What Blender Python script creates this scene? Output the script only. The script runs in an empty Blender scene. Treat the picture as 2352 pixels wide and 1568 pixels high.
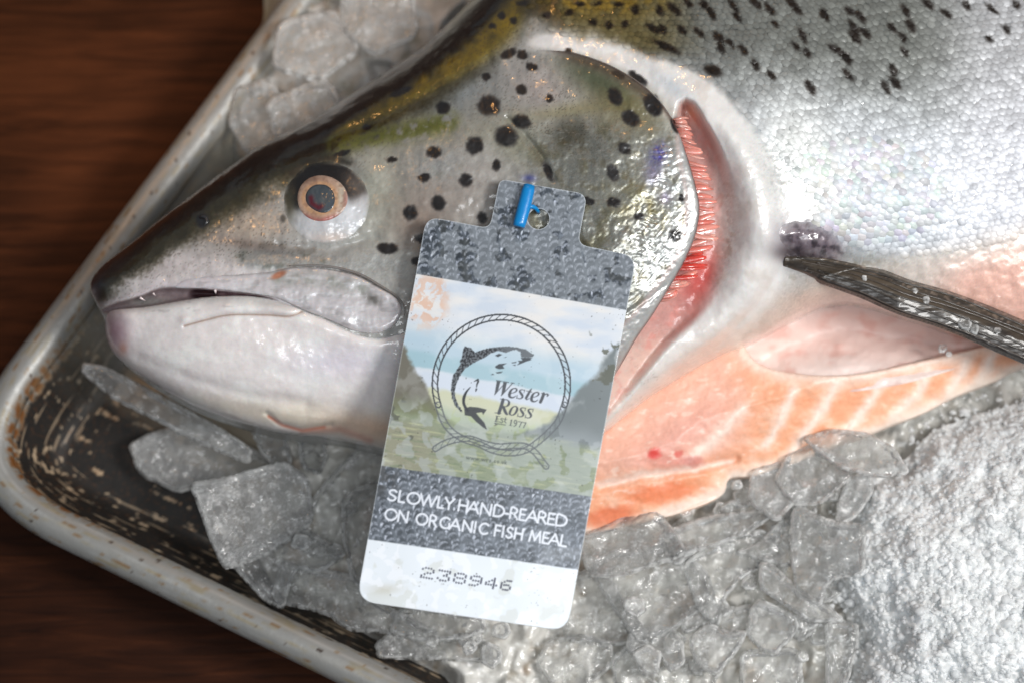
import bpy, math, random
import numpy as np
from mathutils import Matrix, Vector

random.seed(7); RNG = np.random.RandomState(11)
scene = bpy.context.scene
COL = scene.collection

# ------------------------------------------------------------------ camera
U = 1e-4                      # one drawing unit = 0.1 mm
ZREF, DIST, TILT = 560.0, 5600.0, math.radians(17)
ST, CT = math.sin(TILT), math.cos(TILT)
CAMP = np.array([0.0, -DIST*ST, ZREF + DIST*CT])
cam_d = bpy.data.cameras.new('camera'); cam = bpy.data.objects.new('camera', cam_d); COL.objects.link(cam)
cam.location = CAMP*U; cam.rotation_euler = (TILT, 0, 0)
cam_d.sensor_width = 36; cam_d.lens = 36*DIST/2352; cam_d.clip_start = .01; cam_d.clip_end = 20
cam_d.dof.use_dof = True; cam_d.dof.focus_distance = 5560*U; cam_d.dof.aperture_fstop = 7.6
scene.camera = cam

# ------------------------------------------------------------------ world and lamps
w = bpy.data.worlds.new('World'); scene.world = w; w.use_nodes = True
bg = w.node_tree.nodes['Background']; bg.inputs[0].default_value = (.82, .9, 1, 1); bg.inputs[1].default_value = .17

def area(name, loc, target, sx, sy, power, col):
    d = bpy.data.lights.new(name, 'AREA'); d.shape = 'RECTANGLE'; d.size = sx; d.size_y = sy; d.energy = power; d.color = col
    o = bpy.data.objects.new(name, d); COL.objects.link(o); o.location = loc
    o.rotation_euler = (Vector(target)-Vector(loc)).to_track_quat('-Z', 'Y').to_euler(); return o
area('window_light', (.52, -.16, .78), (.02, 0, .05), .24, .22, 7.4, (1, .985, .965))
area('ceiling_light', (.12, -.42, 1.15), (0, 0, .05), .55, .4, 4.4, (.93, .97, 1))
area('warm_lamp', (-.02, .60, .50), (-.02, .06, .05), .03, .03, .32, (1, .5, .17))
sl = bpy.data.lights.new('table_spot', 'SPOT'); sl.energy = 3.4; sl.color = (1, .5, .16); sl.spot_size = math.radians(20); sl.spot_blend = 1; sl.shadow_soft_size = .03
so = bpy.data.objects.new('table_spot', sl); COL.objects.link(so); so.location = (-.34, .36, .55)
so.rotation_euler = (Vector((-.088, .098, 0))-Vector(so.location)).to_track_quat('-Z', 'Y').to_euler()

scene.view_settings.view_transform = 'Standard'; scene.view_settings.look = 'None'
scene.view_settings.exposure = 0.0; scene.view_settings.gamma = 1.0
scene.cycles.use_denoising = True; scene.cycles.max_bounces = 10; scene.cycles.transmission_bounces = 8
scene.cycles.transparent_max_bounces = 12; scene.cycles.sample_clamp_indirect = 4; scene.cycles.caustics_refractive = True; scene.cycles.blur_glossy = .5

# ------------------------------------------------------------------ maths helpers
def P(x, y, z):
    """picture-plane drawing coordinates + real height -> world position (units)"""
    x = np.asarray(x, float); y = np.asarray(y, float); z = np.asarray(z, float)
    rx = x-1176; ry = -(y-784)
    dx = rx; dy = ST*DIST + CT*ry; dz = -CT*DIST + ST*ry
    t = (z-CAMP[2])/dz
    return np.stack(np.broadcast_arrays(CAMP[0]+dx*t, CAMP[1]+dy*t, z), -1)

def unP(V):
    d = np.asarray(V)-CAMP; w = d[:, 1]*ST-d[:, 2]*CT; u = d[:, 1]*CT+d[:, 2]*ST
    return 1176+d[:, 0]/w*DIST, 784-u/w*DIST

def sm(a, b, x):
    t = np.clip((x-a)/(b-a), 0, 1); return t*t*(3-2*t)

def _hash(ix, iy, s):
    h = (ix.astype(np.int64)*374761393 + iy.astype(np.int64)*668265263 + s*2147483647) & 0xffffffff
    h = ((h ^ (h >> 13))*1274126177) & 0xffffffff
    h = (h ^ (h >> 16)) & 0xffffffff
    return h

_ga = np.random.RandomState(5).rand(256, 256)*2*np.pi
GC = np.cos(_ga).astype(np.float32).ravel(); GS = np.sin(_ga).astype(np.float32).ravel()
def gnoise(x, y, s=0):
    x = np.asarray(x, float); y = np.asarray(y, float)
    fx0 = np.floor(x); fy0 = np.floor(y); fx = (x-fx0).astype(np.float32); fy = (y-fy0).astype(np.float32)
    i0 = (fx0.astype(np.int32)+s*37) & 255; j0 = (fy0.astype(np.int32)+s*101) & 255; i1 = (i0+1) & 255; j1 = (j0+1) & 255
    ux = fx*fx*fx*(fx*(fx*6-15)+10); uy = fy*fy*fy*(fy*(fy*6-15)+10)
    def g(i, j, a, b):
        k = i*256+j; return GC[k]*(fx-a)+GS[k]*(fy-b)
    n0 = g(i0, j0, 0, 0); n0 = n0+ux*(g(i1, j0, 1, 0)-n0); n1 = g(i0, j1, 0, 1); n1 = n1+ux*(g(i1, j1, 1, 1)-n1)
    return n0+uy*(n1-n0)

def fbm(x, y, s=0, o=4):
    v = 0; a = 1.0; t = 0
    for k in range(o):
        v = v + a*gnoise(x*2**k+13.7*k, y*2**k+7.1*k, s+k*17); t += a; a *= .5
    return v/t*1.6

def cell(x, y, s=0):
    """voronoi: F1, F2 and an id in 0..1"""
    x = np.asarray(x, float); y = np.asarray(y, float); ix = np.floor(x); iy = np.floor(y)
    f1 = np.full(x.shape, 9.); f2 = np.full(x.shape, 9.); idd = np.zeros(x.shape)
    for a in (-1, 0, 1):
        for b in (-1, 0, 1):
            h = _hash(ix+a, iy+b, s); h2 = _hash(ix+a, iy+b, s+91)
            px = ix+a+h/4294967296.0; py = iy+b+h2/4294967296.0
            d = np.hypot(px-x, py-y); n = d < f1
            f2 = np.where(n, f1, np.minimum(f2, d)); idd = np.where(n, (h % 1000)/1000., idd); f1 = np.where(n, d, f1)
    return f1, f2, idd

def smooth(pts, closed=True, step=12):
    p = np.array(pts, float); n = len(p); out = []
    rng = range(n) if closed else range(n-1)
    for i in rng:
        if closed: a, b, c, d = p[i-1], p[i], p[(i+1) % n], p[(i+2) % n]
        else: a, b, c, d = p[max(i-1, 0)], p[i], p[i+1], p[min(i+2, n-1)]
        m = max(2, int(np.hypot(*(c-b)[:2])/step))
        for k in range(m):
            t = k/m
            out.append(.5*((2*b)+(c-a)*t+(2*a-5*b+4*c-d)*t*t+(-a+3*b-3*c+d)*t**3))
    if not closed: out.append(p[-1])
    return np.array(out)

def segdist(x, y, pts, closed=False, full=False):
    p = np.asarray(pts, float); n = len(p)
    best = np.full(x.shape, 1e18); bt = np.zeros(x.shape); side = np.zeros(x.shape); L = 0.
    for i in range(n if closed else n-1):
        a = p[i]; b = p[(i+1) % n]; d = b[:2]-a[:2]; l2 = d@d+1e-12; l = math.sqrt(l2)
        t = np.clip(((x-a[0])*d[0]+(y-a[1])*d[1])/l2, 0, 1)
        ex = x-a[0]-t*d[0]; ey = y-a[1]-t*d[1]; q = ex*ex+ey*ey
        if full:
            m = q < best; bt = np.where(m, L+t*l, bt); side = np.where(m, np.sign(d[0]*ey-d[1]*ex), side)
        best = np.minimum(best, q); L += l
    return (np.sqrt(best), bt, side, L) if full else np.sqrt(best)

def sdf(x, y, poly):
    d = segdist(x, y, poly, True); ins = np.zeros(x.shape, bool); n = len(poly)
    for i in range(n):
        a = poly[i]; b = poly[(i+1) % n]
        if a[1] == b[1]: continue
        c = ((a[1] > y) != (b[1] > y)) & (x < (b[0]-a[0])*(y-a[1])/(b[1]-a[1])+a[0]); ins ^= c
    return np.where(ins, -d, d)

def gau(x, y, cx, cy, rx, ry, rot=0):
    c, s = math.cos(math.radians(rot)), math.sin(math.radians(rot))
    a = ((x-cx)*c+(y-cy)*s)/rx; b = (-(x-cx)*s+(y-cy)*c)/ry
    return np.exp(-(a*a+b*b))

def ell(x, y, cx, cy, rx, ry, rot=0, soft=.25):
    c, s = math.cos(math.radians(rot)), math.sin(math.radians(rot))
    a = ((x-cx)*c+(y-cy)*s)/rx; b = (-(x-cx)*s+(y-cy)*c)/ry
    return 1-sm(1-soft, 1+soft, np.sqrt(a*a+b*b))

def mix(c, k, m):
    m = np.clip(np.asarray(m), 0, 1)[..., None]; return c*(1-m)+np.array(k, float)*m

def lin(c):
    c = np.clip(np.asarray(c, float)/255., 0, 1)
    return np.where(c < .04045, c/12.92, ((c+.055)/1.055)**2.4)

# ------------------------------------------------------------------ objects
def link(name, mesh, parent=None, origin=(0, 0, 0), props=None):
    o = bpy.data.objects.new(name, mesh); COL.objects.link(o); o.location = origin
    if parent is not None:
        o.parent = parent; o.matrix_parent_inverse = parent_inv(parent)
    for k, v in (props or {}).items(): o[k] = v
    return o

def parent_inv(p):
    return Matrix.Translation(p.location).inverted() if p.parent is None else Matrix.Identity(4)

def thing(name, label, cat, loc, group=None):
    o = bpy.data.objects.new(name, None); COL.objects.link(o); o.location = Vector(loc)*U; o.empty_display_size = .01
    o['label'] = label; o['category'] = cat
    if group: o['group'] = group
    return o

def mesh_obj(name, verts, faces, mat, parent=None, col=None, prm=None, smooth_sh=True, props=None, origin=None):
    """verts in units; faces (n,4) or (n,3) array or list"""
    verts = np.asarray(verts, float)
    if origin is None: origin = np.zeros(3)
    me = bpy.data.meshes.new(name)
    v = (verts-origin)*U
    if isinstance(faces, np.ndarray):
        k = faces.shape[1]; nf = len(faces)
        me.vertices.add(len(v)); me.vertices.foreach_set('co', v.ravel().astype(np.float32))
        me.loops.add(nf*k); me.loops.foreach_set('vertex_index', faces.ravel().astype(np.int32))
        me.polygons.add(nf); me.polygons.foreach_set('loop_start', np.arange(0, nf*k, k, dtype=np.int32))
        me.update(calc_edges=True)
    else:
        me.from_pydata(v.tolist(), [], [list(map(int, f)) for f in faces]); me.update()
    if smooth_sh: me.polygons.foreach_set('use_smooth', np.ones(len(me.polygons), bool))
    for nm, a in (('Col', col), ('Prm', prm)):
        if a is not None:
            at = me.color_attributes.new(nm, 'FLOAT_COLOR', 'POINT')
            b = np.ones((len(v), 4), np.float32); b[:, :3] = a
            at.data.foreach_set('color', b.ravel())
    me.materials.append(mat); me.validate()
    return link(name, me, parent, Vector(origin)*U, props)

def patch_data(poly, zf, g=3.0, hole=None):
    poly = np.asarray(poly, float)
    x0, y0 = poly.min(0)-2*g; x1, y1 = poly.max(0)+2*g
    xs = np.arange(x0, x1+g, g); ys = np.arange(y0, y1+g, g)
    X, Y = np.meshgrid(xs, ys); sd = sdf(X, Y, poly)
    if hole is not None: sd = np.maximum(sd, -sdf(X, Y, hole))
    gy, gx = np.gradient(sd, g); gl = np.hypot(gx, gy)+1e-9; gx /= gl; gy /= gl
    ins = sd < 0
    kc = ins[:-1, :-1] | ins[1:, :-1] | ins[:-1, 1:] | ins[1:, 1:]
    n = X.shape[1]; I, J = np.nonzero(kc); a = I*n+J
    quads = np.stack([a+n, a+n+1, a+1, a], 1)
    used = np.unique(quads); mp = np.full(X.size, -1, np.int64); mp[used] = np.arange(len(used)); quads = mp[quads]
    x = X.ravel()[used]; y = Y.ravel()[used]; s = sd.ravel()[used]; nx = gx.ravel()[used]; ny = gy.ravel()[used]
    out = s > 0
    x = np.where(out, x-nx*s, x); y = np.where(out, y-ny*s, y); s = np.minimum(s, 0)
    z = zf(x, y, s)
    return x, y, z, s, nx, ny, quads

def boundary(quads, nv):
    e = np.concatenate([quads[:, [0, 1]], quads[:, [1, 2]], quads[:, [2, 3]], quads[:, [3, 0]]])
    key = np.minimum(e[:, 0], e[:, 1])*nv+np.maximum(e[:, 0], e[:, 1])
    u, idx, cnt = np.unique(key, return_index=True, return_counts=True)
    return e[idx[cnt == 1]]

def patch(name, poly, zf, cf, mat, parent=None, g=3.0, skirt=None, solid=None, hole=None, props=None, origin=None, own=False):
    x, y, z, s, nx, ny, q = patch_data(poly, zf, g, hole)
    V = P(x, y, z); nv = len(V)
    c, prm = cf(x, y, s, z); c = lin(c) if c is not None else None
    if skirt is not None or solid is not None:
        be = boundary(q, nv); bv = np.unique(be); mp = np.full(nv, -1, np.int64)
    if skirt is not None:
        dz, inn, steps = skirt; prev = bv; allV = [V]; F = [q]; cc = [c]; pp = [prm]; off = nv
        lastmap = np.arange(nv)
        for k in range(1, steps+1):
            t = k/steps
            zz = z[bv]-dz*math.sin(t*math.pi/2) if dz > 0 else z[bv]
            W = P(x[bv]-nx[bv]*inn*(1-math.cos(t*math.pi/2)), y[bv]-ny[bv]*inn*(1-math.cos(t*math.pi/2)), z[bv])
            W[:, 2] = zz
            m2 = np.full(nv, -1, np.int64); m2[bv] = off+np.arange(len(bv))
            F.append(np.stack([lastmap[be[:, 1]], lastmap[be[:, 0]], m2[be[:, 0]], m2[be[:, 1]]], 1))
            lastmap = m2; off += len(bv); allV.append(W); cc.append(c[bv]); pp.append(prm[bv] if prm is not None else None)
        V = np.concatenate(allV); q = np.concatenate(F); c = np.concatenate(cc)
        if prm is not None: prm = np.concatenate(pp)
    if solid is not None:
        th = solid(x, y, s) if callable(solid) else np.full(nv, solid)
        B = V.copy(); B[:, 2] -= th
        wall = np.stack([be[:, 1], be[:, 0], be[:, 0]+nv, be[:, 1]+nv], 1)
        V = np.concatenate([V, B]); q = np.concatenate([q, q[:, ::-1]+nv, wall]); c = np.concatenate([c, c])
        if prm is not None: prm = np.concatenate([prm, prm])
    if own: origin = np.array([V[:, 0].mean(), V[:, 1].mean(), V[:, 2].min()])
    return mesh_obj(name, V, q, mat, parent, c, prm, props=props, origin=origin)

def tube(pts, radii, seg=10, cap=True, flat=1.0):
    p = np.asarray(pts, float); n = len(p); r = np.broadcast_to(radii, (n,)); V = []; F = []
    up = np.array([0, 0, 1.])
    for i in range(n):
        t = p[min(i+1, n-1)]-p[max(i-1, 0)]; t /= np.linalg.norm(t)+1e-9
        a = np.cross(up, t); 
        if np.linalg.norm(a) < .05: a = np.cross([1., 0, 0], t)
        a /= np.linalg.norm(a); b = np.cross(t, a)
        for k in range(seg):
            th = 2*math.pi*k/seg; V.append(p[i]+r[i]*(a*math.cos(th)+b*math.sin(th)*flat))
    for i in range(n-1):
        for k in range(seg):
            F.append([i*seg+k, i*seg+(k+1) % seg, (i+1)*seg+(k+1) % seg, (i+1)*seg+k])
    if cap:
        F.append([k for k in range(seg)][::-1]); F.append([(n-1)*seg+k for k in range(seg)])
    return np.array(V), F

# ------------------------------------------------------------------ materials
def newmat(name):
    m = bpy.data.materials.new(name); m.use_nodes = True; nt = m.node_tree
    return m, nt, nt.nodes['Principled BSDF'], nt.nodes['Material Output']

def nd(nt, t, **k):
    n = nt.nodes.new(t)
    for a, v in k.items():
        if a.startswith('i_'): n.inputs[a[2:]].default_value = v
        else: setattr(n, a, v)
    return n

def bump_chain(nt, b, specs, sock='Normal', coordscale=None):
    """specs: list of (scale, detail, strength, distance)"""
    tc = nd(nt, 'ShaderNodeTexCoord'); prev = None
    src = tc.outputs['Object']
    if coordscale:
        mp = nd(nt, 'ShaderNodeMapping'); mp.inputs['Scale'].default_value = coordscale
        nt.links.new(src, mp.inputs['Vector']); src = mp.outputs[0]
    for sc, det, st, dist in specs:
        n = nd(nt, 'ShaderNodeTexNoise'); n.inputs['Scale'].default_value = sc; n.inputs['Detail'].default_value = det
        nt.links.new(src, n.inputs['Vector'])
        bp = nd(nt, 'ShaderNodeBump'); bp.inputs['Strength'].default_value = st; bp.inputs['Distance'].default_value = dist
        nt.links.new(n.outputs['Fac'], bp.inputs['Height'])
        if prev: nt.links.new(prev.outputs[0], bp.inputs['Normal'])
        prev = bp
    nt.links.new(prev.outputs[0], b.inputs[sock]); return prev

def colmat(name, rough=.4, metal=0., sss=0., coat=0., coat_rough=.08, bumps=None, coat_bumps=None, prm=False, sssr=(.004, .002, .0012), spec=.5, trans=0):
    m, nt, b, out = newmat(name)
    at = nd(nt, 'ShaderNodeAttribute', attribute_name='Col'); nt.links.new(at.outputs['Color'], b.inputs['Base Color'])
    b.inputs['Roughness'].default_value = rough; b.inputs['Metallic'].default_value = metal
    b.inputs['Specular IOR Level'].default_value = spec
    if sss: 
        b.inputs['Subsurface Weight'].default_value = sss; b.inputs['Subsurface Radius'].default_value = sssr; b.inputs['Subsurface Scale'].default_value = 1
    b.inputs['Coat Weight'].default_value = coat; b.inputs['Coat Roughness'].default_value = coat_rough
    b.inputs['Transmission Weight'].default_value = trans
    if prm:
        a2 = nd(nt, 'ShaderNodeAttribute', attribute_name='Prm'); sp = nd(nt, 'ShaderNodeSeparateColor')
        nt.links.new(a2.outputs['Color'], sp.inputs[0])
        nt.links.new(sp.outputs[0], b.inputs['Roughness']); nt.links.new(sp.outputs[1], b.inputs['Metallic'])
    if bumps: bump_chain(nt, b, bumps)
    if coat_bumps: bump_chain(nt, b, coat_bumps, 'Coat Normal')
    return m

M_skin = colmat('fish_skin', sss=.18, coat=.9, coat_rough=.07, prm=True,
                bumps=[(900, 3, .13, .0004), (3500, 2, .15, .00012)], coat_bumps=[(110, 2, .45, .0018), (1400, 2, .2, .0003)])
M_flesh = colmat('fish_flesh', rough=.5, sss=.15, coat=.07, coat_rough=.15, bumps=[(300, 3, .15, .0008)], sssr=(.003, .002, .0016))
M_gill = colmat('gill_tissue', rough=.3, sss=.4, coat=.5, coat_rough=.1, bumps=[(1200, 2, .4, .0003)], sssr=(.004, .001, .0008))
M_eye = colmat('eye_tissue', rough=.25, sss=.1, coat=.6, coat_rough=.03, bumps=[(700, 2, .2, .0003)], coat_bumps=[(160, 1, .25, .0015)])
M_fin = colmat('fin_skin', rough=.45, coat=.3, coat_rough=.08, bumps=[(700, 3, .35, .0006)])
M_tag = colmat('printed_plastic', rough=.32, coat=.35, coat_rough=.06, coat_bumps=[(90, 2, .2, .0015)])
M_tray = colmat('worn_aluminium', rough=.36, metal=.0, prm=True, bumps=[(350, 4, .35, .0004), (2200, 2, .25, .0001)])

def plain(name, rgb, rough, coat=0, sss=0, metal=0):
    m, nt, b, out = newmat(name); b.inputs['Base Color'].default_value = (*lin(rgb), 1); b.inputs['Roughness'].default_value = rough
    b.inputs['Coat Weight'].default_value = coat; b.inputs['Metallic'].default_value = metal
    if sss: b.inputs['Subsurface Weight'].default_value = sss; b.inputs['Subsurface Radius'].default_value = (.002, .002, .002); b.inputs['Subsurface Scale'].default_value = 1
    bump_chain(nt, b, [(900, 2, .15, .0003)]); return m
M_blue = plain('blue_plastic', (8, 128, 196), .35, .2, .15)
M_tooth = plain('tooth_enamel', (222, 205, 205), .3, .4, .2)

# scales: object colour on single scales, vertex colour on the joined rest
def scalemat(name, attr):
    m, nt, b, out = newmat(name)
    if attr: s = nd(nt, 'ShaderNodeAttribute', attribute_name='Col')
    else: s = nd(nt, 'ShaderNodeObjectInfo')
    nt.links.new(s.outputs['Color'], b.inputs['Base Color'])
    b.inputs['Specular IOR Level'].default_value = .25; b.inputs['Metallic'].default_value = .15; b.inputs['Roughness'].default_value = .52
    b.inputs['Coat Weight'].default_value = .06; b.inputs['Coat Roughness'].default_value = .12
    bump_chain(nt, b, [(1500, 2, .3, .0003)]); return m
M_scale = scalemat('scale_single', False); M_scales = scalemat('scale_cover', True)

def icemat(name, frost, rough, clear):
    m, nt, b, out = newmat(name)
    at = nd(nt, 'ShaderNodeAttribute', attribute_name='Col')          # r: frosted rim, g: specks, b: cloud
    sp = nd(nt, 'ShaderNodeSeparateColor'); nt.links.new(at.outputs['Color'], sp.inputs[0])
    b.inputs['Base Color'].default_value = (.96, .965, .96, 1); b.inputs['Transmission Weight'].default_value = 1; b.inputs['IOR'].default_value = 1.31
    b.inputs['Roughness'].default_value = rough
    bump_chain(nt, b, [(120, 2, .6, .004), (700, 3, .35, .0008)])
    d = nd(nt, 'ShaderNodeBsdfPrincipled'); d.inputs['Roughness'].default_value = .2
    tl = nd(nt, 'ShaderNodeBsdfTranslucent'); dm = nd(nt, 'ShaderNodeMixShader'); dm.inputs[0].default_value = .35
    nt.links.new(d.outputs[0], dm.inputs[1]); nt.links.new(tl.outputs[0], dm.inputs[2])
    bump_chain(nt, d, [(240, 3, .5, .0016), (1300, 3, .4, .0005)])
    mc = nd(nt, 'ShaderNodeMix', data_type='RGBA'); mc.inputs[6].default_value = (.93, .93, .92, 1); mc.inputs[7].default_value = (.04, .028, .02, 1)
    nt.links.new(sp.outputs[1], mc.inputs[0]); nt.links.new(mc.outputs[2], d.inputs['Base Color']); nt.links.new(mc.outputs[2], tl.inputs['Color'])
    prev = None
    for k in (0, 1, 2):
        ad = nd(nt, 'ShaderNodeMath', operation='ADD'); ad.use_clamp = True
        if prev is None: ad.inputs[1].default_value = frost
        else: nt.links.new(prev, ad.inputs[1])
        nt.links.new(sp.outputs[k], ad.inputs[0]); prev = ad.outputs[0]
    tr = nd(nt, 'ShaderNodeBsdfTransparent'); tr.inputs[0].default_value = (.97, .972, .968, 1)
    m0 = nd(nt, 'ShaderNodeMixShader'); m0.inputs[0].default_value = clear
    nt.links.new(b.outputs[0], m0.inputs[1]); nt.links.new(tr.outputs[0], m0.inputs[2])
    gl = nd(nt, 'ShaderNodeBsdfGlossy'); gl.inputs['Roughness'].default_value = rough+.05
    bpn = b.inputs['Normal'].links[0].from_socket; nt.links.new(bpn, gl.inputs['Normal'])
    fr = nd(nt, 'ShaderNodeFresnel'); fr.inputs[0].default_value = 1.45; nt.links.new(bpn, fr.inputs['Normal'])
    m1 = nd(nt, 'ShaderNodeMixShader'); nt.links.new(fr.outputs[0], m1.inputs[0])
    nt.links.new(m0.outputs[0], m1.inputs[1]); nt.links.new(gl.outputs[0], m1.inputs[2])
    m2 = nd(nt, 'ShaderNodeMixShader'); nt.links.new(prev, m2.inputs[0])
    nt.links.new(m1.outputs[0], m2.inputs[1]); nt.links.new(dm.outputs[0], m2.inputs[2])
    nt.links.new(m2.outputs[0], out.inputs['Surface']); return m
M_ice = icemat('clear_ice', .08, .03, .87)
M_icec = icemat('cloudy_ice', .10, .05, .84)
M_snow = colmat('crushed_ice', rough=.35, sss=.8, coat=.12, coat_rough=.12, bumps=[(700, 3, .25, .0008), (2400, 2, .4, .0005)], sssr=(.003, .0032, .0034))
M_bed = colmat('wet_ice_bed', rough=.2, sss=.6, coat=.4, coat_rough=.06, bumps=[(160, 3, .35, .002), (900, 2, .3, .0006)], sssr=(.002, .002, .002))

M_grain, nt, b, out = newmat('ice_grain')
b.inputs['Base Color'].default_value = (.93, .94, .945, 1); b.inputs['Roughness'].default_value = .25
tl = nd(nt, 'ShaderNodeBsdfTranslucent'); tl.inputs['Color'].default_value = (.95, .96, .965, 1); ms = nd(nt, 'ShaderNodeMixShader'); ms.inputs[0].default_value = .45
tp_ = nd(nt, 'ShaderNodeBsdfTransparent'); ms2 = nd(nt, 'ShaderNodeMixShader'); ms2.inputs[0].default_value = .3
nt.links.new(b.outputs[0], ms.inputs[1]); nt.links.new(tl.outputs[0], ms.inputs[2]); nt.links.new(ms.outputs[0], ms2.inputs[1]); nt.links.new(tp_.outputs[0], ms2.inputs[2]); nt.links.new(ms2.outputs[0], out.inputs['Surface'])

# wood
M_wood, nt, b, out = newmat('dark_stained_wood')
tc = nd(nt, 'ShaderNodeTexCoord'); mp = nd(nt, 'ShaderNodeMapping'); mp.inputs['Scale'].default_value = (22, 260, 22); mp.inputs['Rotation'].default_value = (0, 0, math.radians(5))
nt.links.new(tc.outputs['Object'], mp.inputs[0])
n1 = nd(nt, 'ShaderNodeTexNoise'); n1.inputs['Scale'].default_value = 1.3; n1.inputs['Detail'].default_value = 9; n1.inputs['Roughness'].default_value = .62; n1.inputs['Distortion'].default_value = .9
nt.links.new(mp.outputs[0], n1.inputs['Vector'])
n2 = nd(nt, 'ShaderNodeTexNoise'); n2.inputs['Scale'].default_value = 9; n2.inputs['Detail'].default_value = 4
nt.links.new(tc.outputs['Object'], n2.inputs['Vector'])
mx = nd(nt, 'ShaderNodeMath', operation='MULTIPLY_ADD'); mx.inputs[1].default_value = .75; nt.links.new(n2.outputs[0], mx.inputs[0])
mz = nd(nt, 'ShaderNodeMath', operation='MULTIPLY'); mz.inputs[1].default_value = .55; nt.links.new(n1.outputs[0], mz.inputs[0]); nt.links.new(mz.outputs[0], mx.inputs[2])
cr = nd(nt, 'ShaderNodeValToRGB'); cr.color_ramp.elements[0].position = .48; cr.color_ramp.elements[0].color = (.008, .0024, .001, 1)
cr.color_ramp.elements[1].position = .86; cr.color_ramp.elements[1].color = (.09, .0265, .009, 1)
e = cr.color_ramp.elements.new(.64); e.color = (.03, .0085, .003, 1)
nt.links.new(mx.outputs[0], cr.inputs[0]); nt.links.new(cr.outputs[0], b.inputs['Base Color'])
b.inputs['Roughness'].default_value = .5; b.inputs['Specular IOR Level'].default_value = .1
bp = nd(nt, 'ShaderNodeBump'); bp.inputs['Strength'].default_value = .25; bp.inputs['Distance'].default_value = .0006; nt.links.new(n1.outputs[0], bp.inputs['Height']); nt.links.new(bp.outputs[0], b.inputs['Normal'])

# ------------------------------------------------------------------ table
k = 4200
mesh_obj('table_top', [(-k, -k, 0), (k, -k, 0), (k, k, 0), (-k, k, 0)], [[0, 1, 2, 3]], M_wood, smooth_sh=False, props={'kind': 'structure'})

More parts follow.
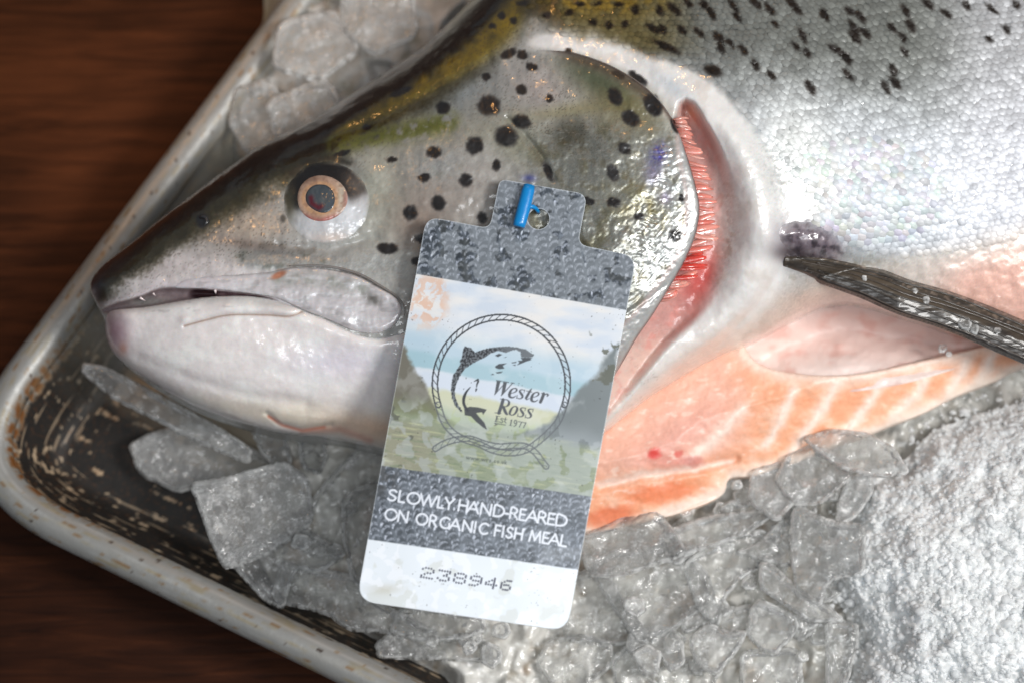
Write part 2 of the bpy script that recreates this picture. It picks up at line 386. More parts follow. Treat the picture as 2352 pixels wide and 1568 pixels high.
# ------------------------------------------------------------------ tray
ZRIM, ZFLOOR = 262., 45.
def tray():
    A = np.array([-182.8, 1097.]); d1 = np.array([.6, -.8]); d2 = np.array([.898, .439])
    Lc = 335.
    ctrl = [A+d1*t for t in np.arange(2600, Lc, -9)]
    p0 = A+d1*Lc; p2 = A+d2*Lc
    for i in range(0, 70):
        t = i/70.; ctrl.append((1-t)**2*p0+2*t*(1-t)*(A+np.array([8, 0]))+t*t*p2)
    ctrl += [A+d2*t for t in np.arange(Lc, 2700, 7)]
    path = np.array(ctrl)
    Wp = P(path[:, 0], path[:, 1], ZRIM-25)[:, :2]
    # resample evenly
    s = np.r_[0, np.cumsum(np.hypot(*np.diff(Wp, axis=0).T))]; q = np.arange(0, s[-1], 5.0)
    Wp = np.stack([np.interp(q, s, Wp[:, 0]), np.interp(q, s, Wp[:, 1])], 1)
    t = np.gradient(Wp, axis=0); t /= np.linalg.norm(t, axis=1)[:, None]
    n = np.stack([-t[:, 1], t[:, 0]], 1)             # inward is left of travel (down the left side, then right)
    prof = []
    R = 44.
    for a in np.linspace(-60, 215, 30):             # rolled bead, from outside-under over the top to the inside
        th = math.radians(180-a); prof.append((R+R*math.cos(th)*1.0, ZRIM-R+R*math.sin(th)))
    x0, z0 = prof[-1]
    for u in np.linspace(0.03, 1, 34): prof.append((x0+u*62+6*u*u, z0+(ZFLOOR+26-z0)*u))
    x0, z0 = prof[-1]
    for u in np.linspace(.1, 1, 10): prof.append((x0+40*u, z0-26*(1-(1-u)**2)))
    x0, z0 = prof[-1]
    for u in np.linspace(.1, 1, 5): prof.append((x0+u*10, ZFLOOR))
    prof = np.array(prof); m = len(prof); N = len(Wp)
    V = np.zeros((N, m, 3)); V[:, :, :2] = Wp[:, None, :]+n[:, None, :]*prof[None, :, 0:1]; V[:, :, 2] = prof[None, :, 1]
    ss = np.broadcast_to(q[:, None], (N, m)); oo = np.broadcast_to(prof[None, :, 0], (N, m)); zz = V[:, :, 2]
    X = V[:, :, 0]; Y = V[:, :, 1]
    # which stretch of the tray: corner at q ~ qc
    ic = np.argmin(np.hypot(Wp[:, 0]-P(-70, 1085, 237)[0], Wp[:, 1]-P(-70, 1085, 237)[1])); qc = q[ic]
    al = ss-qc
    c = np.full((N, m, 3), 1.)*np.array([170, 168, 162.])
    n1 = fbm(X/70, Y/70, 3); n2 = fbm(X/22, Y/22, 5); st = fbm(ss/110, oo/9, 9, 4); st2 = fbm(ss/260, oo/5, 8, 3)
    inner = sm(78, 92, oo)
    c = mix(c, (196, 190, 176), inner*.5*(1-sm(120, 170, oo)))
    c = mix(c, (150, 140, 122), np.clip(.5+1.2*n1, 0, 1)*.5)
    c = mix(c, (190, 172, 148), inner*sm(.05, .4, n2)*.5)
    rimm = (1-inner); c = mix(c, (136, 136, 134), rimm*(.8+.2*st2))
    c = mix(c, (142, 128, 98), rimm*sm(.1, .42, fbm(ss/110, oo/12, 22))*.6); c = mix(c, (170, 170, 168), rimm*sm(.1, .4, fbm(ss/240, oo/8, 24))*.5)
    c = mix(c, (120, 84, 44), rimm*sm(.30, .5, fbm(ss/60, oo/7, 31))*.65)
    c = mix(c, (40, 24, 14), rimm*sm(.5, .6, fbm(ss/40, oo/6, 37, 3))*.8)
    # burnt crust on the inner wall and floor around the corner and along the lower side
    cor = np.clip(1.6*np.exp(-(al/340)**2), 0, 1); low = sm(40, 200, al)*(1-sm(2200, 2600, al))
    e0 = 84+10*n2
    zone = sm(e0, e0+10, oo)*(np.clip(cor*1.25, 0, 1)*(1-sm(290, 430, oo+70*n1)) + .95*low*(1-sm(170, 230, oo+26*n1)))
    zone = np.clip(zone, 0, 1)
    flake = sm(.16, .26, .6*st+.5*fbm(X/24, Y/24, 41, 4)+.18*n1-.06)     # bare, flaked-off patches
    scr = sm(.28, .42, fbm(ss/200, oo/4.5, 55, 3))
    crust = zone*(1-.95*np.clip(flake+scr*.8, 0, 1))
    c = mix(c, (186, 158, 126), zone*np.clip(flake+scr, 0, 1)*.75)
    c = mix(c, (24, 20, 17), crust)
    c = mix(c, (112, 62, 24), crust*sm(.1, .4, fbm(X/9, Y/9, 61, 3))*.35)
    c = mix(c, (120, 66, 20), cor*np.exp(-((oo-84)/7)**2)*sm(-.2, .2, n2)*.9)
    c = mix(c, (150, 104, 60), sm(.52, .62, fbm(X/12, Y/12, 71, 3))*.5*(oo > 60))
    prm = np.zeros((N, m, 3)); prm[..., 0] = .46+.2*crust+.1*n2; prm[..., 1] = .25*(1-crust)*np.where(oo > 92, .2, 1.)
    idx = np.arange(N*m).reshape(N, m)
    F = np.stack([idx[:-1, :-1], idx[1:, :-1], idx[1:, 1:], idx[:-1, 1:]], -1).reshape(-1, 4)
    V = V.reshape(-1, 3); 
    root = thing('baking_tray', 'worn aluminium baking tray with rolled rim and burnt black corner', 'tray', (-900, -100, 0))
    mesh_obj('rim_and_wall', V, F, M_tray, root, lin(c).reshape(-1, 3), prm.reshape(-1, 3))
    # the floor inside the walls
    k0 = V.reshape(N, m, 3)[:, -6][::6]; k0 = k0[(k0[:, 0] < 2200) & (k0[:, 1] < 1500)]
    fx, fy = unP(k0); fpoly = np.concatenate([np.stack([fx, fy], 1), [[2700, 1800], [2700, -300]]])
    def cf(x, y, s_, z):
        n1 = fbm(x/70, y/70, 3); n2 = fbm(x/22, y/22, 5); c = np.ones(x.shape+(3,))*np.array([176, 164, 146.])
        c = mix(c, (150, 138, 120), np.clip(.5+1.2*n1, 0, 1)*.6)
        al = (x*.898+y*.439); ac = (-x*.439+y*.898)
        zone = np.clip(2.2*gau(x, y, 225, 1090, 190, 140, 28), 0, 1)+sm(70, 10, -s_+22*n1)*.95*sm(900, 1000, y)+np.clip(gau(x, y, 420, 1140, 90, 60)*1.2, 0, 1)
        zone = np.clip(zone, 0, 1)
        dirn = np.where(y < 1000, 0, 1)
        flake = sm(.10, .2, .7*fbm(al/110, ac/16, 9, 4)+.5*fbm(x/30, y/30, 41, 4)+.25*n1-.02-.35*(zone-.5))
        crust = zone*(1-.97*flake); c = mix(c, (190, 160, 128), zone*flake*.8); c = mix(c, (22, 19, 17), crust)
        c = mix(c, (112, 62, 24), sm(.15, .4, fbm(x/10, y/10, 61, 3))*zone*.35)
        return c, np.stack([.4+.2*crust, .05+0*crust, 0*crust], -1)
    patch('tray_floor', fpoly, lambda x, y, s_: np.full(x.shape, ZFLOOR-2.), cf, M_tray, root, g=4.5)
tray()

# ------------------------------------------------------------------ ice bed, back ice, crushed heap
def zbed(x, y, s=0):
    f1, f2, i = cell(x/70, y/70, 5); g1, g2, j = cell(x/33+.3, y/33, 8)
    return 165+46*(i-.5)*sm(0, .35, f2-f1)+18*(j-.5)*sm(0, .3, g2-g1)+16*fbm(x/60, y/60, 2)
def bed():
    poly = smooth([(640, 900), (585, 985), (640, 1075), (560, 1180), (600, 1290), (660, 1375), (760, 1420), (880, 1488), (1020, 1560), (1180, 1700), (2600, 1760), (2600, 640), (900, 640)], step=20)
    def zf(x, y, s): return zbed(x, y)-95*(1-sm(0, 45, -s))
    def cf(x, y, s, z):
        n = fbm(x/60, y/60, 12); c = np.ones(x.shape+(3,))*np.array([204, 202, 196.])
        c = mix(c, (224, 222, 217), sm(-.1, .4, n)); c = mix(c, (160, 148, 130), sm(.1, .5, fbm(x/46, y/46, 14))*.7)
        c = mix(c, (150, 124, 104), sm(.15, .5, fbm(x/90, y/90, 15))*.4)
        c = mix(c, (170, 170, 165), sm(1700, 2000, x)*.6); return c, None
    patch('ice_bed', poly, zf, cf, M_bed, g=5, skirt=(60, 0, 1), props={'kind': 'stuff', 'label': 'wet grey bed of crushed ice lying under the shards', 'category': 'ice'})
    poly = smooth([(690, -90), (600, 62), (545, 150), (498, 235), (483, 320), (515, 395), (600, 420), (760, 330), (960, 200), (1250, 0), (1330, -90)], step=16)
    def zf(x, y, s):
        f1, f2, i = cell(x/85+.2, y/85, 25); g1, g2, j = cell(x/40, y/40, 28)
        return 190+60*(i-.5)*sm(0, .5, f2-f1)+16*(j-.5)*sm(0, .4, g2-g1)+20*fbm(x/90, y/90, 22)-130*(1-sm(0, 70, -s))+40*sm(560, 800, x)
    def cf(x, y, s, z):
        n = fbm(x/70, y/70, 32); c = np.ones(x.shape+(3,))*np.array([176, 173, 168.])
        c = mix(c, (205, 203, 200), sm(0, .4, n)); c = mix(c, (150, 144, 128), sm(.05, .4, -n)*.7)
        c = mix(c, (150, 146, 118), (1-sm(0, 60, -s))*.5); return c, None
    patch('crushed_ice', poly, zf, cf, M_snow, g=5, skirt=(60, 0, 1), props={'kind': 'stuff', 'label': 'blurred pale crushed ice between the tray edge and the salmon back', 'category': 'ice'})
    poly = smooth([(2420, 905), (2300, 935), (2210, 962), (2140, 990), (2070, 1058), (1998, 1085), (1962, 1130), (1938, 1200), (1902, 1265), (1908, 1345), (1938, 1400), (1972, 1470), (1962, 1540), (1975, 1640), (2560, 1680), (2560, 900)], step=7)
    def zf(x, y, s):
        xw = x+10*fbm(x/30, y/30, 91); yw = y+10*fbm(x/30, y/30, 92)
        f1, f2, i = cell(xw/14, yw/14, 45); g1, g2, j = cell(xw/30, yw/30, 48); h1, h2, k = cell(xw/9, yw/9, 49)
        return 255+120*sm(0, 240, -s)+7*np.sqrt(np.clip(1-f1*f1*1.2, 0, 1))*(.2+1.2*i)+11*np.sqrt(np.clip(1-g1*g1*1.3, 0, 1))*j+3*(1-h1)*k+22*fbm(x/80, y/80, 42)-60*(1-sm(0, 60, -s+12*fbm(x/20, y/20, 95)))
    def cf(x, y, s, z):
        n = fbm(x/50, y/50, 52); c = np.ones(x.shape+(3,))*np.array([222, 224, 224.])
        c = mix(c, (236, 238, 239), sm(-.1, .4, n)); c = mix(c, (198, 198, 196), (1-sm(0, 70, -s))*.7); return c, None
    poly = poly+7*np.stack([fbm(poly[:, 0]/26, poly[:, 1]/26, 96, 3), fbm(poly[:, 0]/26, poly[:, 1]/26, 97, 3)], 1)
    patch('crushed_ice', poly, zf, cf, M_snow, g=2.7, skirt=(120, 0, 1), props={'kind': 'stuff', 'label': 'white granular heap of crushed ice at the lower right', 'category': 'ice'})
    return zf, poly
HEAPZ, HEAPP = bed()
def grains():
    ico = []; ph = (1+5**.5)/2
    for a in (-1, 1):
        for b in (-ph, ph): ico += [(a, b, 0), (0, a, b), (b, 0, a)]
    ico = np.array(ico)/math.hypot(1, ph); D = np.linalg.norm(ico[:, None]-ico[None], axis=2)
    tri = [(i, j, k) for i in range(12) for j in range(i+1, 12) for k in range(j+1, 12) if max(D[i, j], D[j, k], D[i, k]) < 1.1]
    tri = np.array([t if np.cross(ico[t[1]]-ico[t[0]], ico[t[2]]-ico[t[0]])@ico[t[0]] > 0 else (t[0], t[2], t[1]) for t in tri])
    n = 3600; x = RNG.uniform(1880, 2420, n); y = RNG.uniform(900, 1620, n)
    sd = sdf(x, y, HEAPP); ok = (sd < 4) | ((sd < 38) & (RNG.rand(n) < .35)); x = x[ok]; y = y[ok]; sd = sd[ok]; n = len(x)
    z = np.where(sd < -3, HEAPZ(x, y, np.minimum(sd, -3)), 205+0*x)+RNG.uniform(-3, 3, n)
    sz = RNG.uniform(3.5, 7.5, n)*np.where(RNG.rand(n) < .12, 1.7, 1)
    c0 = P(x, y, z); V = ico[None]*sz[:, None, None]*RNG.uniform(.65, 1.3, (n, 12, 1))*RNG.uniform(.7, 1.3, (n, 1, 3))
    V = (V+c0[:, None, :]).reshape(-1, 3); F = (tri[None]+(np.arange(n)*12)[:, None, None]).reshape(-1, 3)
    c = np.repeat(np.clip(226+RNG.normal(0, 8, (n, 1)), 190, 242)*np.array([[.995, 1, 1.004]]), 12, 0)
    mesh_obj('crushed_ice_grains', V, F, M_grain, None, None, smooth_sh=True, props={'kind': 'stuff', 'label': 'loose white ice grains strewn over the heap at the lower right', 'category': 'ice'})
grains()

# ------------------------------------------------------------------ the salmon: heights
ZMID = 330.
DORSAL = [(209, 668), (212, 640), (243, 604), (300, 560), (358, 511), (460, 433), (520, 388), (579, 347), (640, 312), (712, 279), (790, 226), (860, 181), (940, 129), (1010, 72), (1080, 2), (1160, -80), (1300, -220), (1550, -380), (1950, -500), (2500, -560), (3300, -580)]
VENTRAL = [(3300, 900), (2700, 860), (2352, 800), (2200, 765), (2050, 722), (1960, 700), (1890, 708), (1810, 745), (1722, 790), (1620, 836), (1500, 908), (1400, 985), (1320, 1045), (1200, 1085), (1050, 1075), (960, 1052), (890, 1036), (800, 1013), (700, 1000), (640, 992), (580, 978), (500, 953), (430, 924), (360, 885), (300, 846), (262, 812), (244, 775), (238, 735), (226, 708)]
OUT = smooth(DORSAL+VENTRAL, step=14)
DORS = smooth(DORSAL, False, 14)
def inflate():
    h = 8.; xs = np.arange(150, 3300, h); ys = np.arange(-620, 1160, h); X, Y = np.meshgrid(xs, ys)
    X2, Y2 = X[::2, ::2], Y[::2, ::2]
    m = (sdf(X, Y, OUT) < 0); u = np.zeros(X.shape)
    m[:, -1] = False
    par = (np.add.outer(np.arange(X.shape[0]), np.arange(X.shape[1])) % 2).astype(bool)
    A = m & par; B = m & ~par; om = 1.965
    A = A[1:-1, 1:-1]; B = B[1:-1, 1:-1]
    for it in range(420):
        for k in (A, B):
            r = (u[:-2, 1:-1]+u[2:, 1:-1]+u[1:-1, :-2]+u[1:-1, 2:]+h*h*1.0)*.25-u[1:-1, 1:-1]
            u[1:-1, 1:-1] += om*r*k
        if it % 40 == 0: u[:, -1] = u[:, -2]
    return xs, ys, u
IX, IY, IU = inflate()
def usamp(x, y):
    fx = np.clip((x-IX[0])/8., 0, len(IX)-1.001); fy = np.clip((y-IY[0])/8., 0, len(IY)-1.001)
    i = fx.astype(int); j = fy.astype(int); a = fx-i; b = fy-j
    return (IU[j, i]*(1-a)+IU[j, i+1]*a)*(1-b)+(IU[j+1, i]*(1-a)+IU[j+1, i+1]*a)*b
# signed distance of the whole outline on a lattice, sampled bilinearly
SX = np.arange(150, 2700, 5.); SY = np.arange(-300, 1160, 5.); _a, _b = np.meshgrid(SX, SY); SD = sdf(_a, _b, OUT)
DD = segdist(_a, _b, DORS); GYy, GXx = np.gradient(SD, 5.)
def lat(F, x, y):
    fx = np.clip((x-SX[0])/5., 0, len(SX)-1.001); fy = np.clip((y-SY[0])/5., 0, len(SY)-1.001)
    i = fx.astype(int); j = fy.astype(int); a = fx-i; b = fy-j
    return (F[j, i]*(1-a)+F[j, i+1]*a)*(1-b)+(F[j+1, i]*(1-a)+F[j+1, i+1]*a)*b

COVER = smooth([(1150, 150), (1172, 132), (1205, 116), (1240, 111), (1290, 116), (1330, 124), (1400, 149), (1470, 190), (1522, 240), (1557, 300), (1582, 370), (1601, 440), (1607, 482), (1598, 540), (1573, 600), (1538, 660), (1500, 722), (1465, 772), (1440, 815), (1418, 852), (1385, 895), (1330, 930), (1240, 940), (1180, 880), (1160, 700), (1150, 500), (1142, 300)], step=10)
CAV = smooth([(1560, 238), (1590, 236), (1612, 268), (1650, 335), (1684, 420), (1704, 510), (1692, 600), (1655, 682), (1600, 740), (1540, 790), (1480, 860), (1420, 935), (1350, 1000), (1250, 1000), (1250, 800), (1400, 760), (1500, 660), (1560, 560), (1570, 450), (1550, 340)], step=12)
CLEI = smooth([(1200, 100), (1300, 95), (1400, 112), (1500, 155), (1600, 225), (1675, 300), (1722, 380), (1752, 470), (1758, 560), (1738, 640), (1690, 720), (1610, 795), (1510, 878), (1400, 975)], False, 12)
LIPU = smooth([(209, 672), (222, 702), (262, 694), (317, 680), (345, 668), (368, 660), (477, 663), (596, 677), (641, 685), (698, 711), (749, 730), (817, 758)], False, 8)
MOUTH = smooth([(232, 712), (262, 696), (317, 680), (368, 661), (430, 660), (477, 663), (540, 670), (596, 677), (640, 690), (600, 692), (545, 684), (480, 688), (426, 695), (341, 712), (256, 722)], step=8)

class Field:
    """scalar field cached on a lattice, sampled bilinearly"""
    def __init__(self, fn, box, h):
        self.x = np.arange(box[0], box[2]+h, h); self.y = np.arange(box[1], box[3]+h, h); self.h = h
        X, Y = np.meshgrid(self.x, self.y); r = fn(X, Y); self.F = r if isinstance(r, tuple) else (r,)
    def __call__(self, x, y, k=0):
        fx = np.clip((x-self.x[0])/self.h, 0, len(self.x)-1.001); fy = np.clip((y-self.y[0])/self.h, 0, len(self.y)-1.001)
        i = fx.astype(np.int32); j = fy.astype(np.int32); a = fx-i; b = fy-j; F = self.F[k]
        return (F[j, i]*(1-a)+F[j, i+1]*a)*(1-b)+(F[j+1, i]*(1-a)+F[j+1, i+1]*a)*b
BOX = (150, -300, 2700, 1160)
F_CAV = Field(lambda x, y: sdf(x, y, CAV), (1100, 100, 1800, 1100), 4)
F_CLE = Field(lambda x, y: segdist(x, y, CLEI, full=True)[:2], BOX, 7)
JAWP = smooth([(241, 735), (248, 720), (262, 712), (300, 708), (341, 704), (426, 689), (480, 682), (545, 679), (600, 683), (650, 694), (698, 714), (749, 734), (817, 766), (868, 775), (925, 765), (985, 770), (1040, 840), (1060, 960), (1050, 1070), (960, 1052), (890, 1036), (800, 1013), (700, 1000), (640, 992), (580, 978), (500, 953), (430, 924), (360, 885), (300, 846), (262, 812), (244, 775)], step=8)
F_JAW = Field(lambda x, y: sdf(x, y, JAWP), (200, 640, 1100, 1100), 4)
F_MOU = Field(lambda x, y: sdf(x, y, MOUTH), (180, 600, 720, 780), 2.5)
def zbody(x, y, detail=True):
    d = np.clip(-lat(SD, x, y), 0, None); nx = lat(GXx, x, y); ny = lat(GYy, x, y)
    gl = np.hypot(nx, ny)+1e-6; nx /= gl; ny /= gl; k = np.clip(45-d, 0, None)
    g = usamp(x-nx*k, y-ny*k)/np.maximum(d+k, 1)
    u = np.where(d < 45, d*g*1.0, usamp(x, y)); u = np.clip(u, 0, None)
    h = np.sqrt(2*u)
    h = .78*h*(1-.34*sm(1620, 2380, x))
    z = ZMID+h+95*sm(950, 250, x)+.26*np.clip(560-y, 0, None)*sm(1500, 950, x)
    z = z-40*sm(300, 560, h)                           # flatter flank
    # belly on the right falls away towards the fin
    if detail:
        inc = -F_CAV(x, y); wr = sm(1560, 1690, x+.25*(y-480)); z = z-70*(sm(-8, 22, inc)*(1-wr)+sm(-34, 66, inc)*wr)*(1-.55*sm(1560, 1380, x))
        dc = F_CLE(x, y); t = F_CLE(x, y, 1)
        z = z+20*np.exp(-(dc/34)**2)*sm(200, 520, t)
        inm = -F_MOU(x, y); z = z-24*sm(-3, 14, inm)
        z = z-34*sm(2, 26, -F_JAW(x, y))*(1-sm(900, 1000, x))
        # brow above the eye, cheek, groove below the eye
        z = z+10*np.exp(-(segdist(x, y, [(600, 425), (690, 365), (790, 345), (860, 400)])/24)**2)
        z = z-9*np.exp(-(segdist(x, y, [(640, 565), (760, 576), (860, 545)])/12)**2)
        z = z+8*ell(x, y, 640, 600, 130, 24, 3, .6)
        z = z+9*np.exp(-(segdist(x, y, [(245, 650), (330, 635), (440, 640), (530, 640)])/26)**2)
        z = z-7*np.exp(-(segdist(x, y, [(1165, 272), (1205, 310), (1243, 358), (1272, 412)])/7)**2)
        z = z+6*fbm(x/85, y/85, 101)+2.2*fbm(x/24, y/24, 102)*sm(0, 60, d)*(1-.85*np.exp(-(dc/90)**2))
        z = z+8*gau(x, y, 1870, 560, 70, 55)
        cre = segdist(x, y, [(1905, 430), (1872, 480), (1840, 540), (1790, 625), (1735, 705), (1650, 790), (1540, 872)]); z = z-(5*np.exp(-(cre/10)**2)-4*np.exp(-((cre-26)/16)**2))*sm(470, 600, y)
        z = z+1.2*fbm(x/40, y/22, 105)*sm(1400, 1500, x)*sm(560, 700, y)+2*fbm(x/10, y/10, 106, 3)*gau(x, y, 1830, 400, 90, 130, -20)
        dd = lat(DD, x, y)
        z = z-14*np.exp(-(segdist(x, y, [(640, 372), (760, 318), (900, 262), (1010, 205), (1120, 140)])/16)**2)*sm(600, 700, x)
    return z

# ------------------------------------------------------------------ the salmon: pigment
SPOTS = [(920, 211, 28, 9, -22), (1018, 248, 17, 15, 0), (1123, 243, 27, 24, 0), (1117, 177, 10, 10, 0), (1198, 207, 14, 13, 0), (1223, 155, 14, 10, 15), (1168, 124, 20, 11, -25), (1200, 126, 13, 12, 0), (1262, 227, 10, 10, 0), (843, 293, 10, 7, 0), (785, 353, 22, 6, -18), (900, 368, 14, 8, 0), (996, 350, 17, 14, 0), (1090, 335, 20, 22, 20), (1163, 314, 27, 25, 20), (1198, 280, 23, 16, 15), (1413, 222, 16, 23, -25), (1449, 272, 24, 17, 30), (1434, 341, 17, 14, 20), (1500, 242, 19, 28, -30), (1550, 290, 8, 19, -25), (1408, 397, 14, 21, -20), (1409, 466, 17, 12, 10), (1467, 497, 12, 9, 0), (1550, 542, 15, 14, 0), (975, 408, 15, 11, 0), (1070, 415, 17, 17, 0), (1007, 467, 16, 18, 0), (942, 489, 17, 18, 0), (1108, 500, 12, 13, 0), (890, 571, 26, 13, 6), (966, 548, 14, 11, 0), (958, 600, 13, 9, 0), (1140, 380, 10, 14, 10), (1258, 394, 9, 26, -25), (1352, 462, 14, 9, 20), (1465, 180, 26, 10, 35), (1565, 455, 6, 9, 0), (1420, 172, 18, 8, 30)]
BSP = []
for cx, cy in [(900, 300), (50, 190), (170, 190), (280, 210), (400, 240), (420, 310), (360, 90), (310, 30), (520, 110), (500, 40), (730, 60), (760, 150), (640, 20), (900, 60), (870, 20), (1080, 100), (940, 230), (970, 340), (1240, 70), (1310, 110), (1270, 180), (1340, 215), (1275, 240), (1600, 75), (1630, 170), (1510, 180), (1580, 240), (1590, 330), (1130, 310), (1180, 335), (1225, 375), (1230, 480), (640, 420), (740, 480), (560, 320), (480, 280), (1520, 450), (1530, 530), (1470, 560), (990, 560), (1860, 90), (2150, 60), (2240, 190), (2130, 250), (2300, 30), (120, 60), (210, 20), (30, 70), (1740, 30), (1990, 40)]:
    BSP.append((1505+.36*cx, .36*cy, random.uniform(12, 22), random.uniform(6.5, 9.5), random.uniform(38, 62)))
BSP += [(1530, 108, 34, 9, 26), (1638, 163, 21, 13, 20), (1308, 30, 11, 9, 0), (1363, 52, 9, 9, 0), (1398, 58, 10, 9, 0), (1435, 56, 9, 9, 0), (1200, 8, 14, 7, 0), (1256, 36, 10, 9, 0), (1152, 36, 10, 8, 0), (1180, 48, 9, 8, 0), (1420, 10, 12, 7, 0), (1460, 22, 9, 12, 0), (1500, 66, 20, 8, 35), (1330, 10, 12, 6, 0), (1290, 118, 0.1, .1, 0), (1306, 117, 9, 6, 0), (1132, 60, 8, 7, 0), (1375, 8, 9, 6, 0)]
YEL = smooth([(700, 330), (790, 290), (880, 238), (960, 195), (1030, 150), (1100, 105), (1150, 60), (1190, 10)], False)
BND = smooth([(1150, -60), (1190, 20), (1235, 62), (1300, 84), (1400, 98), (1500, 130), (1600, 165), (1665, 210), (1735, 300), (1800, 380), (1850, 430), (1880, 480), (1850, 530), (1910, 560), (2060, 590), (2200, 575), (2352, 545), (2600, 500)], False)
SCALED = np.concatenate([BND, [[2700, -400], [1250, -400]]])

F_SCA = Field(lambda x, y: sdf(x, y, SCALED), BOX, 6)
F_YEL = Field(lambda x, y: segdist(x, y, YEL), (600, -100, 1300, 420), 6)
F_LIP = Field(lambda x, y: segdist(x, y, LIPU), (150, 560, 900, 820), 4)
def skin(x, y):
    """pigment, roughness, metal"""
    n1 = fbm(x/75, y/75, 201); n2 = fbm(x/26, y/26, 202); n3 = fbm(x/8, y/8, 203, 3); n4 = fbm(x/3.4, y/3.4, 204, 2)
    dd = lat(DD, x, y); xs = x+5*fbm(x/14, y/14, 205); ys = y+5*fbm(x/14, y/14, 206)
    c = np.ones(x.shape+(3,))*np.array([160, 158, 154.])
    c = mix(c, (206, 200, 200), np.clip(1.3*gau(x, y, 430, 628, 210, 62), 0, 1))
    c = mix(c, (150, 141, 131), gau(x, y, 520, 500, 110, 60)*.9)
    c = mix(c, (196, 172, 150), gau(x, y, 590, 520, 60, 34)*.5)
    c = mix(c, (158, 160, 146), gau(x, y, 880, 430, 80, 130)*.9)
    c = mix(c, (144, 134, 126), gau(x, y, 1010, 430, 130, 110)*.8)
    c = mix(c, (130, 108, 94), gau(x, y, 960, 520, 60, 60)*.6)
    c = mix(c, (128, 129, 126), gau(x, y, 1120, 220, 170, 90)*.9)
    c = mix(c, (128, 136, 140), gau(x, y, 1050, 215, 70, 30, -30)*.6)
    c = mix(c, (164, 153, 148), gau(x, y, 1240, 200, 70, 60)*.8)
    c = mix(c, (126, 118, 88), gau(x, y, 1060, 300, 150, 40, -14)*.45*(.6+n1)); c = mix(c, (104, 100, 62), gau(x, y, 1210, 335, 70, 40, 10)*.5)
    # silver of the cheek and gill cover
    met = np.zeros(x.shape)
    ps = np.clip(sm(1120, 1300, x+40*n1)*sm(250, 330, y+30*n1), 0, 1)
    c = mix(c, (150, 150, 142), ps); met = np.maximum(met, .55*ps); c = mix(c, (104, 98, 70), ps*sm(.02, .35, n1)*.6*sm(1560, 1400, x)); c = mix(c, (70, 68, 50), ps*gau(x, y, 1330, 330, 80, 50)*.08)
    c = mix(c, (206, 208, 206), ps*sm(1380, 1560, x+40*n2)*.9)
    c = mix(c, (112, 106, 88), ps*sm(.05, .4, n2)*.6)
    c = mix(c, (128, 118, 78), gau(x, y, 1480, 465, 80, 45, 25)*.75*(.6+n2)); c = mix(c, (140, 130, 90), gau(x, y, 1310, 255, 110, 18, -8)*.6)
    c = mix(c, (96, 88, 52), gau(x, y, 1430, 230, 110, 55, 35)*.9)
    c = mix(c, (70, 78, 56), gau(x, y, 1370, 180, 90, 28, 25)*.8)
    c = mix(c, (84, 80, 160), gau(x, y, 1512, 355, 16, 24, 20)*.9*(.5+sm(-.2, .3, n3))); c = mix(c, (150, 140, 190), gau(x, y, 1500, 395, 18, 30, 15)*.5)
    c = mix(c, (150, 140, 185), gau(x, y, 1528, 455, 14, 14)*.6); c = mix(c, (80, 84, 140), gau(x, y, 1216, 410, 15, 9)*.9)
    c = mix(c, (78, 75, 62), gau(x, y, 1311, 303, 38, 33)*.85*sm(-.5, .25, n3+.35))
    # cheek plate silver
    sil = ell(x, y, 650, 597, 135, 24, 3, .35)*sm(510, 560, x)+.8*gau(x, y, 870, 610, 80, 40)+.8*gau(x, y, 1000, 380, 70, 40)
    c = mix(c, (186, 187, 184), sil); met = np.maximum(met, .55*np.clip(sil, 0, 1))
    c = mix(c, (120, 122, 112), np.clip(sil, 0, 1)*sm(.1, .45, n2)*.6)
    c = mix(c, (120, 104, 96), gau(x, y, 560, 560, 90, 14, 10)*.55)
    # dark streaks under the nostril and before the eye
    c = mix(c, (96, 90, 84), np.exp(-(segdist(x, y, [(545, 560), (640, 566), (720, 574)])/9)**2)*sm(-.3, .3, n2)*.6)
    c = mix(c, (104, 92, 84), np.exp(-(segdist(x, y, [(330, 560), (400, 530), (450, 515)])/20)**2)*.5)
    # back: olive, yellow band, black ridge
    e = dd+22*n1+9*n2
    hd = 1-sm(1000, 1180, x)*0
    wid = np.interp(x, [200, 300, 420, 560, 700, 800, 1000, 1200], [36, 52, 66, 82, 96, 92, 100, 110])
    back = 1-sm(wid*.80, wid*1.5, e+10*n3)
    c = mix(c, (50, 46, 27), back*(1-sm(1190, 1290, x)))
    gr = np.exp(-(segdist(xs, ys, [(760, 335), (820, 322), (900, 308), (960, 296), (1030, 280)])/22)**2)
    c = mix(c, (92, 94, 36), gr*sm(-.5, .1, n2+.3*n3))
    c = mix(c, (128, 104, 20), np.exp(-((F_YEL(x, y)+8*n2)/34)**2)*sm(700, 980, x+60*n1)*(.75+.5*n1+.4*n2)*(1-sm(1180, 1230, x)))
    c = mix(c, (120, 98, 24), gau(x, y, 1085, 112, 80, 30, -42)*.7*(.7+n2))
    rid = 1-sm(wid*.40, wid*.70, dd+10*n1+6*n2)
    c = mix(c, (26, 20, 15), rid*(1-sm(1500, 1800, x)))
    c = mix(c, (30, 28, 22), np.exp(-(segdist(xs, ys, [(420, 470), (520, 425), (600, 392), (680, 352), (740, 340)])/13)**2)*sm(-.35, .1, n2+.15)*.95)
    c = mix(c, (44, 48, 54), gau(x, y, 220, 640, 26, 46)*1.2); c = mix(c, (38, 36, 36), gau(x, y, 262, 610, 40, 24, -35))
    c = mix(c, (30, 30, 34), ell(xs, ys, 465, 507, 15, 17, 0, .35))
    c = mix(c, (70, 66, 60), ell(x, y, 650, 503, 6, 9, 0, .5)*.8)
